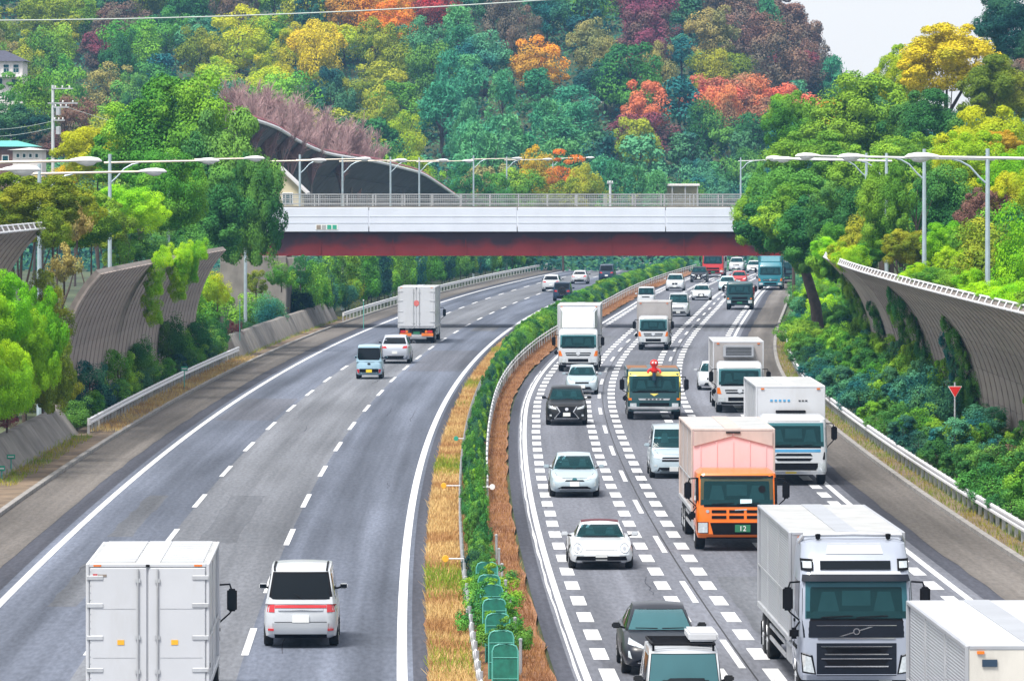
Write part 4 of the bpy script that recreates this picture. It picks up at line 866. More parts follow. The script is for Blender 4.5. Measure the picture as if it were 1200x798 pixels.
def wheel_meshes(r, w):
    k = (round(r,3), round(w,3))
    if k not in WHEELS:
        ty = MB().lathe([(r*.62,-w/2),(r*.93,-w/2),(r,-w/2+.03),(r,w/2-.03),(r*.93,w/2),(r*.62,w/2)], 20, 'x').mesh('tyre', smooth=40)
        b = MB().lathe([(r*.64,-w/2+.01),(r*.60,-w/2+.0),(r*.56,-w/2+.05),(r*.2,-w/2+.04),(r*.14,-w/2+.0),(.01,-w/2)], 20, 'x')
        for q in range(5):
            a = 6.2832*q/5; b.tube([(-w/2+.015,math.cos(a)*r*.15,math.sin(a)*r*.15),(-w/2+.015,math.cos(a)*r*.6,math.sin(a)*r*.6)], r*.07, 5)
        WHEELS[k] = (ty, b.mesh('rim', smooth=40))
    return WHEELS[k]
def wheels(t, pos, r, w, rim='rim'):
    ty, ri = wheel_meshes(r, w)
    for x, y in pos:
        o = bpy.data.objects.new('wheel', ty); COL.objects.link(o); o.parent = t; o.location = (x,y,r)
        if not ty.materials: ty.materials.append(M['rubber'])
        o.rotation_euler = (random.uniform(0,1),0,0 if x < 0 else math.pi); link('rim', ri, M[rim], o)
def mirror(t, x, y, z, w, h, m, arm=.1):
    sg = 1 if x > 0 else -1
    b = MB().box(min(x,x+sg*w),max(x,x+sg*w),y-.06,y+.07,z-h/2,z+h/2)
    o = b.build('mirror', m, t, bevel=.03, seg=2); MB().tube([(x-sg*arm,y+.05,z-h*.5),(x+sg*.03,y+.03,z-h*.2)], .025, 5).build('mirror_arm', M['black'], o)
    MB().box(min(x+sg*.02,x+sg*(w-.02)),max(x+sg*.02,x+sg*(w-.02)),y+.071,y+.08,z-h/2+.02,z+h/2-.02).build('mirror_glass', M['glass_dark'], o, smooth=0)
def spot(px, py, right=True, along=0):
    x, d = ground_at(px, py); k = (base(d+1)-base(d-1))/2 + (widen(d+1)-widen(d-1))/2*(1 if right else 0); return x, d, -math.atan(k)

CAR = dict(   # L W H, nose z, cowl z, tail z; cabin: cowl t, roof front t, roof rear t, tail t; widths
  hatch = dict(L=4.5,W=1.76,H=1.47,top=[(0,.52),(.02,.66),(.07,.74),(.23,.93),(.3,.95),(.95,1.0),(.985,.95),(1,.8)],cab=(.22,.41,.66,.965),zc=.93,zr=1.0,wb=.90,wt=.66),
  sports = dict(L=4.5,W=1.85,H=1.28,top=[(0,.42),(.02,.55),(.06,.63),(.16,.74),(.32,.83),(.5,.86),(.8,.86),(.93,.80),(.98,.74),(1,.6)],cab=(.30,.45,.60,.84),zc=.83,zr=.86,wb=.82,wt=.60),
  sedan = dict(L=4.7,W=1.82,H=1.45,top=[(0,.52),(.02,.66),(.07,.76),(.25,.94),(.3,.95),(.8,1.0),(.95,1.0),(.985,.93),(1,.8)],cab=(.25,.42,.68,.84),zc=.94,zr=1.0,wb=.88,wt=.66),
  suv = dict(L=4.8,W=1.89,H=1.70,top=[(0,.62),(.02,.86),(.06,.97),(.25,1.12),(.3,1.13),(.95,1.16),(.985,1.1),(1,.85)],cab=(.24,.38,.80,.975),zc=1.12,zr=1.15,wb=.92,wt=.70),
  compact = dict(L=3.95,W=1.70,H=1.48,top=[(0,.52),(.025,.70),(.08,.80),(.2,.97),(.3,.98),(.95,1.02),(.985,.95),(1,.8)],cab=(.19,.38,.76,.97),zc=.96,zr=1.02,wb=.92,wt=.68),
  minivan = dict(L=4.75,W=1.78,H=1.88,top=[(0,.60),(.02,.88),(.05,.98),(.15,1.13),(.2,1.14),(.95,1.14),(.985,1.1),(1,.9)],cab=(.13,.28,.93,.985),zc=1.12,zr=1.13,wb=.95,wt=.80),
  keivan = dict(L=3.4,W=1.48,H=1.88,top=[(0,.55),(.02,.85),(.05,1.0),(.1,1.05),(.2,1.06),(.97,1.06),(.99,1.02),(1,.95)],cab=(.06,.17,.96,.992),zc=1.04,zr=1.05,wb=.97,wt=.84),
  offroad = dict(L=3.9,W=1.72,H=1.76,top=[(0,.62),(.015,.98),(.04,1.04),(.30,1.08),(.35,1.09),(.97,1.10),(.99,1.05),(1,.9)],cab=(.31,.37,.965,.99),zc=1.08,zr=1.09,wb=.95,wt=.84))
def car(style, col, px, py, label, away=False, front=None, rear=None, roof=None, glass='glass', right=None, group='cars on the oncoming lanes', name='car', W=None, cat='car', mir=True, mcol=None, rimm='rim'):
    S = dict(CAR[style]); right = (not away) if right is None else right
    if W: S['W'] = W
    L, hw, H = S['L'], S['W']/2, S['H']; x, d, rz = spot(px, py, right)
    t = thing(name, label, cat, (x, d, .012), rz + (math.pi if away else 0), group if not away else 'cars on the departing lanes')
    oy = -.75 if not away else -(L-.75)       # local y of the front bumper: near wheels touch the given spot
    Y = lambda tt: oy + tt*L
    tt_ = [0,.008,.02,.04,.07,.12,.18,.25,.32,.42,.55,.68,.78,.86,.92,.955,.98,.993,1]
    plan = lambda q: float(np.interp(q, [0,.008,.02,.045,.09,.16,.84,.92,.965,.985,1], [.66,.78,.86,.93,.98,1,1,.985,.94,.87,.72]))
    topz = lambda q: float(np.interp(q, [a for a,_ in S['top']], [b for _,b in S['top']])); botz = lambda q: float(np.interp(q, [0,.03,.12,.88,.97,1], [.30,.19,.2,.22,.24,.36]))
    rings = []
    for q in tt_:
        w = hw*plan(q); zb, zt = botz(q), topz(q); dz = zt-zb
        half = [(.8*w,zb),(.95*w,zb+.05),(1.0*w,zb+.38*dz),(.99*w,zb+.68*dz),(.93*w,zt-.07*dz),(.78*w,zt),(.42*w,zt+.022)]
        rings.append([(a,Y(q),b) for a,b in half]+[(0,Y(q),zt+.03)]+[(-a,Y(q),b) for a,b in reversed(half)])
    b = MB().loft(rings)
    c0, c1, c2, c3 = S['cab']; wb, wt = hw*S['wb'], hw*S['wt']
    rows = [(c0,S['zc']-.08,wb*.93,.09),((c0+c1)/2,(S['zc']+H)/2-.0,(wb*.93+wt)/2*1.01,.10),(c1,H-.05,wt,.08),(c1+.06*(c2-c1)+.02,H-.012,wt*.99,.03),((c1+c2)/2,H,wt,0),(c2-.04,H-.02,wt*.98,-.02),(c2,H-.055,wt*.965,-.05),((c2+c3)/2,(S['zr']+H)/2-.01,(wb*.9+wt)/2,-.06),(c3,S['zr']-.08,wb*.9,-.05)]
    cols = (-1,-.72,-.36,0,.36,.72,1); g = []
    for q, z, w, bul in rows:
        g.append([(w*s, Y(q)-bul*(1-s*s), z+(.035*(1-s*s) if z > H-.1 else 0)) for s in cols])
    k0 = len(b.v); b.loft(g, closed=False, cap=False); n = len(cols)
    for sd, s in ((0,-1),(n-1,1)):
        bl = []
        for i,(q,z,w,_) in enumerate(rows):
            zz = float(np.interp(q,[c0,c3],[S['zc']-.08,S['zr']-.08])); b.v.append((s*(wb if 0<i<len(rows)-1 else w),Y(q),zz)); bl.append(len(b.v)-1)
        for i in range(len(rows)-1): b.f.append((k0+i*n+sd,k0+(i+1)*n+sd,bl[i+1],bl[i]))
    b.build('body', col, t, smooth=38); sk = Skin(b)
    zc, zr = S['zc'], S['zr']; wsb, wst = wb*.90, wt*.93
    gh = H-.10-zc-.03
    fit(sk,t,'cabin_interior',M['interior'],'front',[(-wsb*1.02,zc+.015),(wsb*1.02,zc+.015),(wst*1.02,H-.085),(-wst*1.02,H-.085)],nx=10,nz=5,off=.006)
    fit(sk,t,'dashboard',M['dash'],'front',[(-wsb*.97,zc+.03),(wsb*.97,zc+.03),(wsb*.9,zc+.03+gh*.24),(-wsb*.9,zc+.03+gh*.24)],nx=8,nz=2,off=.010)
    both(sk,t,'seat','seat','front',[(wsb*.22,zc+.03+gh*.26),(wsb*.62,zc+.03+gh*.26),(wsb*.54,zc+.03+gh*.80),(wsb*.30,zc+.03+gh*.80)],nx=3,nz=4,off=.010)
    fit(sk,t,'windscreen',M[glass],'front',[(-wsb,zc+.03),(wsb,zc+.03),(wst,H-.10),(-wst,H-.10)],nx=10,nz=5,off=.022,th=.003)
    fit(sk,t,'rear_window',M['glass_dark'],'rear',[(-wb*.82,zr+.05),(wb*.82,zr+.05),(wt*.88,H-.12),(-wt*.88,H-.12)],nx=8,nz=4)
    for ax, in (('left',),('right',)):
        ym = Y(c0+(c2-c0)*.56); yf = Y(c0)+(Y(c1)-Y(c0))*.35; yr = Y(c2)+(Y(c3)-Y(c2))*.45
        fit(sk,t,'side_window',M['glass_dark'],ax,[(yf+.1,zc+.03),(ym-.03,zc+.03),(ym-.03,H-.13),(Y(c1)+.12,H-.13)],nx=5,nz=3)
        fit(sk,t,'side_window',M['glass_dark'],ax,[(ym+.03,zc+.04),(yr,zr+.04),(Y(c2)-.05,H-.13),(ym+.03,H-.13)],nx=5,nz=3)
        for yw in (.2,.8):      # dark wheel arches
            a = Y(yw if style != 'sports' else (.19 if yw < .5 else .8)); dsk = sk.disc(ax,a,.33,.37,.36,off=.006)
            if dsk: dsk.build('wheel_arch', M['black'], t)
    if roof is not None: fit(sk,t,'roof_panel',roof,'top',[(-wt*.98,Y(c1)+.02),(wt*.98,Y(c1)+.02),(wt*.96,Y(c2)+.25),(-wt*.96,Y(c2)+.25)],nx=8,nz=6,off=.015)
    r = .33 if style not in ('suv','offroad') else .37
    wheels(t, [(s*(hw-.11),Y(q)) for s in (-1,1) for q in (.2,.8)], r, .22, rimm)
    if mir:
        for s in (-1,1): mirror(t, s*(hw*.97+.02), Y(c0+(c1-c0)*.55), zc+.1, .2, .13, mcol or col)
    zn = S['top'][1][1]
    both(sk,t,'bonnet_seam','chassis','front',[(hw*.60,zn+.0),(hw*.615,zn+.0),(hw*.80,zc-.06),(hw*.785,zc-.06)],nx=1,nz=5,off=.004,th=.006)
    one(sk,t,'bumper_seam','chassis','front',rect(-hw*.5,hw*.5,zn+.012,zn+.024),nx=8,nz=1,off=.004,th=.006); one(sk,t,'lower_valance','black','front',rect(-hw*.78,hw*.78,.2,.255),nx=8,nz=1,off=.008,th=.02)
    (front or front_plain)(sk,t,S,hw,H); (rear or rear_plain)(sk,t,S,hw,H)
    return t
def both(sk,t,n,m,ax,q,**k): fit(sk,t,n,M[m] if isinstance(m,str) else m,ax,q,True,**k)
def one(sk,t,n,m,ax,q,**k): return fit(sk,t,n,M[m] if isinstance(m,str) else m,ax,q,False,**k)
def plate(sk,t,ax,z,m='plate',w=.33): one(sk,t,'number_plate',m,ax,rect(-w/2,w/2,z-.083,z+.083),nx=2,nz=1,off=.035,th=.04)
def front_plain(sk,t,S,hw,H):
    z = S['top'][1][1]
    both(sk,t,'headlight','lens','front',[(hw*.52,z-.10),(hw*.88,z-.06),(hw*.86,z+.06),(hw*.56,z-.01)],nx=4); one(sk,t,'grille','black','front',rect(-hw*.42,hw*.42,z-.13,z-.04)); one(sk,t,'air_intake','black','front',[(-hw*.62,.27),(hw*.62,.27),(hw*.5,.40),(-hw*.5,.40)]); plate(sk,t,'front',.42)
def front_wedge(sk,t,S,hw,H):     # slim slanted lamps, low smile intake
    both(sk,t,'headlight','lens','front',[(hw*.42,.60),(hw*.86,.70),(hw*.82,.82),(hw*.44,.66)],nx=6); one(sk,t,'upper_grille','black','front',[(-hw*.40,.57),(hw*.40,.57),(hw*.34,.62),(-hw*.34,.62)]); dk = sk.disc('front',0,.64,.085,.06)
    if dk: dk.build('badge', M['glass'], t)
    one(sk,t,'air_intake','black','front',[(-hw*.70,.31),(hw*.70,.31),(hw*.5,.40),(-hw*.5,.40)]); one(sk,t,'bumper_lip','chrome','front',rect(-hw*.62,hw*.62,.275,.30),off=.02); both(sk,t,'fog_lamp','lens','front',[(hw*.76,.38),(hw*.86,.42),(hw*.86,.56),(hw*.82,.56)],nx=3); plate(sk,t,'front',.48)
    both(sk,t,'wiper','black','front',[(.05,S['zc']+.05),(.55,S['zc']+.06),(.55,S['zc']+.075),(.05,S['zc']+.07)],off=.03)
def front_sports(sk,t,S,hw,H):
    for s in (-1,1):
        for rr, m, o in ((.155,'black',.014),(.145,'lens',.024),(.06,'chrome',.034)):
            dk = sk.disc('front',s*hw*.72,.60,rr*.85,rr*.8,off=o)
            if dk: dk.build('headlight' if rr == .145 else ('headlight_ring' if rr > .15 else 'lamp_bulb'), M[m], t, smooth=40)
    one(sk,t,'air_intake','black','front',[(-hw*.80,.27),(hw*.80,.27),(hw*.76,.39),(-hw*.76,.39)],nx=10,off=.02); one(sk,t,'lower_lip','black','front',rect(-hw*.8,hw*.8,.19,.23),off=.02); plate(sk,t,'front',.36); both(sk,t,'indicator','lens','front',rect(hw*.56,hw*.86,.42,.45),off=.02); both(sk,t,'wiper','black','front',[(.05,S['zc']+.04),(.5,S['zc']+.05),(.5,S['zc']+.065),(.05,S['zc']+.06)],off=.03)
def front_spindle(sk,t,S,hw,H):    # hourglass grille
    one(sk,t,'grille','black','front',[(-hw*.56,.34),(hw*.56,.34),(hw*.30,.62),(-hw*.30,.62)],nx=8,nz=4,off=.015); one(sk,t,'grille','black','front',[(-hw*.30,.62),(hw*.30,.62),(hw*.46,.86),(-hw*.46,.86)],nx=8,nz=4,off=.015)
    both(sk,t,'grille_frame','chrome','front',[(hw*.56,.33),(hw*.61,.33),(hw*.345,.62),(hw*.30,.62)],nx=2,nz=4,off=.03); both(sk,t,'grille_frame','chrome','front',[(hw*.30,.62),(hw*.345,.62),(hw*.51,.86),(hw*.46,.86)],nx=2,nz=4,off=.03); one(sk,t,'grille_frame','chrome','front',rect(-hw*.6,hw*.6,.30,.335),off=.03); one(sk,t,'bumper_lip','chrome','front',rect(-hw*.78,hw*.78,.235,.265),off=.025)
    both(sk,t,'headlight','lens','front',[(hw*.50,.72),(hw*.90,.80),(hw*.88,.92),(hw*.52,.80)],nx=5); both(sk,t,'fog_lamp','lens','front',rect(hw*.72,hw*.82,.42,.50),nx=3); plate(sk,t,'front',.5); dk = sk.disc('front',0,.74,.08,.07,off=.03)
    if dk: dk.build('badge', M['chrome'], t)
def front_van(sk,t,S,hw,H):
    z = S['top'][1][1]
    both(sk,t,'headlight','lens','front',[(hw*.50,z-.16),(hw*.90,z-.10),(hw*.88,z+.04),(hw*.54,z-.06)],nx=5); one(sk,t,'grille','black','front',[(-hw*.5,z-.24),(hw*.5,z-.24),(hw*.48,z-.08),(-hw*.48,z-.08)]); one(sk,t,'grille_bar','chrome','front',rect(-hw*.5,hw*.5,z-.17,z-.14),off=.03); one(sk,t,'air_intake','black','front',[(-hw*.7,.27),(hw*.7,.27),(hw*.62,.42),(-hw*.62,.42)]); plate(sk,t,'front',.36); both(sk,t,'fog_lamp','lens','front',rect(hw*.7,hw*.82,.45,.52),nx=3)
def front_kidney(sk,t,S,hw,H):
    z = S['top'][1][1]
    both(sk,t,'kidney_grille','black','front',[(.02,z-.22),(.26,z-.22),(.29,z-.04),(.03,z-.04)],nx=3); both(sk,t,'headlight','lens','front',[(hw*.44,z-.13),(hw*.86,z-.08),(hw*.84,z+.04),(hw*.46,z-.03)],nx=5); one(sk,t,'air_intake','black','front',[(-hw*.75,.28),(hw*.75,.28),(hw*.6,.40),(-hw*.6,.40)]); plate(sk,t,'front',.47)
def rear_plain(sk,t,S,hw,H):
    z = S['zr']; both(sk,t,'tail_light','tail','rear',[(hw*.50,z-.22),(hw*.90,z-.20),(hw*.88,z-.04),(hw*.56,z-.08)],nx=4); one(sk,t,'rear_bumper','black','rear',[(-hw*.8,.28),(hw*.8,.28),(hw*.82,.48),(-hw*.82,.48)]); plate(sk,t,'rear',.68)
    one(sk,t,'rear_wiper','black','rear',[(-.02,z+.08),(.34,z+.10),(.34,z+.12),(-.02,z+.11)],off=.03)
def rear_minivan(sk,t,S,hw,H):
    both(sk,t,'tail_light','tail','rear',[(hw*.70,.86),(hw*.955,.86),(hw*.95,1.04),(hw*.70,1.04)],nx=4,off=.015); one(sk,t,'garnish','tail','rear',rect(-hw*.69,hw*.69,.96,1.03),off=.018); one(sk,t,'garnish_bar','chrome','rear',rect(-hw*.60,hw*.60,.90,.945),off=.022)
    one(sk,t,'rear_bumper',M['silver_paint'],'rear',[(-hw*.95,.34),(hw*.95,.34),(hw*.97,.60),(-hw*.97,.60)],nx=8,off=.03,th=.05); one(sk,t,'lower_trim','black','rear',rect(-hw*.7,hw*.7,.24,.33),off=.03); both(sk,t,'rear_reflector','tail','rear',rect(hw*.72,hw*.88,.42,.47),off=.045); plate(sk,t,'rear',.70,'plate',.40); one(sk,t,'rear_wiper','black','rear',[(-.02,1.2),(.02,1.2),(.16,1.30),(.12,1.30)],nx=3,off=.03); one(sk,t,'window_surround','black','rear',[(-hw*.86,1.16),(hw*.86,1.16),(hw*.74,1.80),(-hw*.74,1.80)],nx=8,nz=5,off=.008); one(sk,t,'tailgate_seam','chassis','rear',rect(-hw*.7,hw*.7,.62,.632),off=.008)
def rear_keivan(sk,t,S,hw,H):
    both(sk,t,'tail_light','tail','rear',rect(hw*.74,hw*.95,.34,.56),nx=3); one(sk,t,'rear_bumper','black','rear',[(-hw*.72,.30),(hw*.72,.30),(hw*.72,.58),(-hw*.72,.58)]); plate(sk,t,'rear',.46,'plate_yellow'); one(sk,t,'window_surround','black','rear',[(-hw*.9,1.08),(hw*.9,1.08),(hw*.82,1.74),(-hw*.82,1.74)],nx=8,nz=4,off=.008); dk = sk.disc('rear',0,.86,.09,.05,off=.02)
    if dk: dk.build('badge', M['black'], t)
def rear_spare(sk,t,S,hw,H):
    rear_plain(sk,t,S,hw,H); L = S['L']; MB().lathe([(.1,0),(.34,0),(.37,.05),(.37,.2),(.34,.25),(.1,.25)],18,'y',(0,.74,.98)).build('spare_wheel', M['rubber'], t); MB().lathe([(.02,.25),(.24,.25),(.26,.24)],18,'y',(0,.74,.98)).build('spare_wheel_cover', M['navy_paint'], t)

M['interior'] = mat('cabin_interior', (.012,.016,.02), .8, 0, .2, spec=.1); M['dash'] = mat('dashboard', (.03,.035,.04), .7, 0, .2, spec=.2); M['seat'] = mat('seat_fabric', (.07,.09,.10), .9, 0, .2, spec=.1)
M['white_paint'] = paint('white_paint', (.52,.55,.59)); M['pearl_paint'] = paint('pearl_paint', (.38,.47,.53), .1); M['silver_paint'] = paint('silver_paint', (.52,.55,.58), .45); M['lilac_silver'] = paint('lilac_silver', (.50,.54,.62), .35); M['black_paint'] = paint('black_paint', (.004,.005,.007), 0, .4, .06); M['darkgrey_paint'] = paint('dark_paint', (.008,.011,.02), 0, .35, .1)
M['navy_paint'] = paint('navy_paint', (.02,.045,.085), 0, .35, .2); M['blue_paint'] = paint('light_blue_paint', (.36,.55,.68)); M['aqua_paint'] = paint('aqua_paint', (.55,.72,.78)); M['teal_paint'] = paint('teal_paint', (.015,.18,.24)); M['orange_paint'] = paint('orange_paint', (.85,.165,.004)); M['yellow_paint'] = paint('yellow_paint', (.80,.66,.12)); M['darkteal_paint'] = paint('dark_teal_paint', (.012,.060,.072), 0, .35, .2); M['red_paint'] = paint('red_paint', (.55,.03,.03)); M['softtop'] = mat('maroon_fabric', (.10,.025,.035), .9, 0, .2, 10)
M['cream_paint'] = paint('cream_paint', (.60,.66,.72)); M['box_white'] = mat('box_white', (.54,.56,.60), .42, 0, .05, .8, coat=.1, dirt=.4, dirt_col=(.40,.39,.37)); M['box_silver'] = mat('box_silver', (.42,.44,.48), .38, .35, .08, 1, dirt=.2, dirt_col=(.3,.3,.3)); M['box_cream'] = mat('box_cream', (.58,.56,.52), .5, 0, .06, 1, dirt=.25); M['box_pink'] = mat('box_pink', (.76,.50,.52), .5, 0, .05, 1, dirt=.15, dirt_col=(.5,.4,.38)); M['box_grey'] = mat('box_grey', (.40,.38,.38), .45, .2, .06, 1, dirt=.2); M['roof_dull'] = mat('box_roof', (.45,.46,.46), .5, .2, .12, 1.2, dirt=.5, dirt_col=(.25,.24,.22)); M['tilt_cream'] = mat('roof_tarp', (.50,.42,.39), .6, 0, .08, 1, dirt=.3)
def quilted():
    m, nt, p = new_mat('embossed_aluminium'); L = nt.links.new; tc = nd(nt,'ShaderNodeTexCoord'); w = nd(nt,'ShaderNodeTexWave'); w.wave_type='BANDS'; w.bands_direction='Z'; w.inputs['Scale'].default_value = 5.5; w.inputs['Distortion'].default_value = 0; L(tc.outputs['Object'], w.inputs['Vector'])
    v = nd(nt,'ShaderNodeTexVoronoi'); v.inputs['Scale'].default_value = 9; L(tc.outputs['Object'], v.inputs['Vector']); a = nd(nt,'ShaderNodeMath',operation='ADD'); L(w.outputs[1], a.inputs[0]); L(v.outputs['Distance'], a.inputs[1])
    b = nd(nt,'ShaderNodeBump'); b.inputs['Strength'].default_value = .5; b.inputs['Distance'].default_value = .03; L(a.outputs[0], b.inputs['Height']); L(b.outputs[0], p.inputs['Normal']); p.inputs['Base Color'].default_value = (.50,.52,.56,1); p.inputs['Metallic'].default_value = .5; p.inputs['Roughness'].default_value = .35; return m
M['quilted'] = quilted()

def round_ring(hw, yf, yr, r, z, n=5):
    pts = []
    for k in range(n+1):
        a = math.pi + (math.pi/2)*k/n; pts.append((-hw+r+r*math.cos(a), yf+r+r*math.sin(a), z))
    for k in range(n+1):
        a = 1.5*math.pi + (math.pi/2)*k/n; pts.append((hw-r+r*math.cos(a), yf+r+r*math.sin(a), z))
    return pts+[(hw,yr,z),(-hw,yr,z)]
def truck(label, col, px, py, cabw=2.45, cabh=2.65, box=(2.49,3.6,8.0), boxm='box_white', front=None, away=False, roofm='roof_dull', wsz=(1.42,2.22), axles=3, sidem=None, frontm=None, floor=1.05, group='trucks on the oncoming lanes', name='box_truck', tall=False, mirrors=True, deflector=False, cabl=2.0, wr=.5, grpoff=0):
    right = not away; x, d, rz = spot(px, py, right); BW, BT, BL = box; L = cabl+.25+BL
    t = thing(name, label, 'truck', (x,d,.012), rz+(math.pi if away else 0), group if not away else 'trucks on the departing lanes')
    oy = -1.3 if not away else -(L-1.2); hw = cabw/2; z0, z1 = wsz
    lev = [(.40,oy+.10,hw*.95,.14),(.52,oy+.0,hw*.985,.17),(.95,oy+.0,hw,.18),(z0-.08,oy+.02,hw,.18),(z0,oy+.03,hw,.18),(z1,oy+.22 if not tall else oy+.18,hw*.975,.22),(z1+.12,oy+.30,hw*.965,.24)]
    lev += [(cabh-.08,oy+.52,hw*.93,.3),(cabh,oy+.85,hw*.84,.3)] if not tall else [(cabh-.45,oy+.42,hw*.95,.3),(cabh-.1,oy+.75,hw*.92,.32),(cabh,oy+1.05,hw*.84,.32)]
    b = MB().loft([round_ring(w,y,oy+cabl,r,z) for z,y,w,r in lev]); b.build('cab', col, t, smooth=32); sk = Skin(b)
    fit(sk,t,'windscreen_surround',M['black'],'front',[(-hw*.955,z0-.05),(hw*.955,z0-.05),(hw*.94,z1+.06),(-hw*.94,z1+.06)],nx=12,nz=4,off=.008)
    gh = z1-z0
    fit(sk,t,'dashboard',M['dash'],'front',rect(-hw*.88,hw*.88,z0+.01,z0+gh*.2),nx=8,nz=2,off=.011); both(sk,t,'seat','seat','front',[(hw*.30,z0+gh*.2),(hw*.68,z0+gh*.2),(hw*.60,z0+gh*.72),(hw*.38,z0+gh*.72)],nx=3,nz=3,off=.011)
    fit(sk,t,'rear_curtain',M['seat'],'front',rect(-hw*.25,hw*.25,z0+gh*.35,z0+gh*.75),nx=3,nz=2,off=.0105)
    fit(sk,t,'windscreen',M['glass'],'front',[(-hw*.90,z0+.01),(hw*.90,z0+.01),(hw*.885,z1),(-hw*.885,z1)],nx=12,nz=4,off=.022,th=.003)
    for a in (-.62,.0): fit(sk,t,'wiper',M['black'],'front',[(a*hw,z0+.02),((a+.55)*hw,z0+.05),((a+.55)*hw,z0+.075),(a*hw,z0+.045)],nx=4,nz=1,off=.035)
    for ax in ('left','right'):
        fit(sk,t,'side_window',M['glass_dark'],ax,[(oy+.28,z0+.02),(oy+1.45,z0+.1),(oy+1.45,z1-.02),(oy+.38,z1-.02)],nx=4,off=.01); fit(sk,t,'door_seam',M['chassis'],ax,rect(oy+1.5,oy+1.52,.7,z1),nx=1,nz=4,off=.006)
        fit(sk,t,'door_handle',M['black'],ax,rect(oy+1.25,oy+1.45,z0-.15,z0-.09),nx=2,nz=1,off=.03)
    (front or front_truck)(sk,t,hw,z0,oy,z1,cabh)
    if mirrors:
        for s in (-1,1):
            o = MB().box(min(s*(hw+.14),s*(hw+.36)),max(s*(hw+.14),s*(hw+.36)),oy-.02,oy+.1,z1-.62,z1-.12).build('mirror', M['black'], t, bevel=.04, seg=2)
            MB().tube([(s*(hw-.02),oy+.25,z1-.02),(s*(hw+.2),oy+.05,z1-.02),(s*(hw+.24),oy+.04,z1-.15)], .022, 5).build('mirror_arm', M['black'], o)
            MB().tube([(s*(hw-.02),oy+.2,z0-.05),(s*(hw+.2),oy+.05,z1-.66),(s*(hw+.24),oy+.04,z1-.6)], .02, 5).build('mirror_arm', M['black'], o)
            MB().box(min(s*(hw+.16),s*(hw+.34)),max(s*(hw+.16),s*(hw+.34)),oy+.101,oy+.108,z1-.59,z1-.15).build('mirror_glass', M['glass_dark'], o, smooth=0)
        if not away:
            o = MB().box(-hw-.22,-hw-.02,oy-.12,oy+.06,z0-.42,z0-.18).build('kerb_mirror', M['black'], t, bevel=.05, seg=2); MB().tube([(-hw-.1,oy,z0-.2),(-hw+.05,oy+.2,z0-.02)], .02, 5).build('mirror_arm', M['black'], o)
    # chassis, tanks, wheels
    MB().box(-.45,.45,oy+.5,oy+L-.2,.62,.9).build('chassis', M['chassis'], t, smooth=0)
    yb0, yb1 = oy+cabl+.25, oy+L; bw = BW/2; rw = wr
    wy = [oy+1.3] + ([yb1-1.2] if axles == 2 else [yb1-2.6, yb1-1.2])
    wheels(t, [(s*(hw-.16),y) for s in (-1,1) for y in wy], rw, .3, 'galv')
    for s in (-1,1):
        MB().box(min(s*(bw-.05),s*(bw-.5)),max(s*(bw-.05),s*(bw-.5)),yb0+.5,yb0+1.9,.45,floor-.12).build('fuel_tank', M['galv'], t, bevel=.05)
        for zz in (.5,.78): MB().box(s*(bw-.06)-.02,s*(bw-.06)+.02,yb0+2.1,wy[1]-rw-.15,zz,zz+.09).build('side_guard', M['galv'], t, smooth=0)
        for y in wy: MB().box(s*(bw-.02)-.02 if s>0 else -bw+.0,s*(bw-.02)+.02 if s>0 else -bw+.04,y-.55,y+.55,rw*2+.02,rw*2+.1).build('mudguard', M['black'], t, smooth=0)
    # load body
    bx = MB().box(-bw+.03,bw-.03,yb0+.02,yb1-.02,floor,BT-.03).build('cargo_body', M[sidem or boxm], t, smooth=0)
    MB().box(-bw+.035,bw-.035,yb0-.0,yb0+.017,floor+.05,BT-.06).build('front_panel', M[frontm or boxm], t, smooth=0)
    MB().box(-bw+.02,bw-.02,yb0+.04,yb1-.04,BT-.028,BT-.004).build('roof_panel', M[roofm], t, smooth=0)
    MB().box(-.24,.24,yb0+.02,yb1-.02,BT-.003,BT+.012).build('roof_strip', M[boxm], t, smooth=0)
    for s in (-1,1):
        for y in (yb0,yb1-.07): MB().box(s*bw-.035,s*bw+.035,y-.01,y+.08,floor,BT).build('corner_post', M[boxm], t, bevel=.015)
        MB().box(s*bw-.04,s*bw+.03,yb0+.075,yb1-.075,BT-.07,BT+.005).build('roof_rail', M[boxm], t, bevel=.012); MB().box(s*bw-.04,s*bw+.035,yb0+.075,yb1-.075,floor-.03,floor+.1).build('sill_rail', M['galv'], t, bevel=.012)
        MB().box(s*bw-.028,s*bw-.004,yb0+.08,yb1-.08,floor+.95,floor+.99).build('side_rail', M['galv'], t, smooth=0)
        for k in (1,2): yy = yb0+BL*k/3; MB().box(s*bw-.03,s*bw-.012,yy-.02,yy+.02,floor+.1,BT-.07).build('side_seam', M['galv'], t, smooth=0)
    for y in (yb0-.01,yb1-.06): MB().box(-bw+.035,bw-.035,y,y+.07,BT-.075,BT).build('header_beam', M[boxm], t, bevel=.012)
    for s in (-1,1): MB().box(s*(bw-.22)-.06,s*(bw-.22)+.06,yb0-.035,yb0-.012,BT-.14,BT-.09).build('marker_lamp', M['amber'], t, smooth=0)
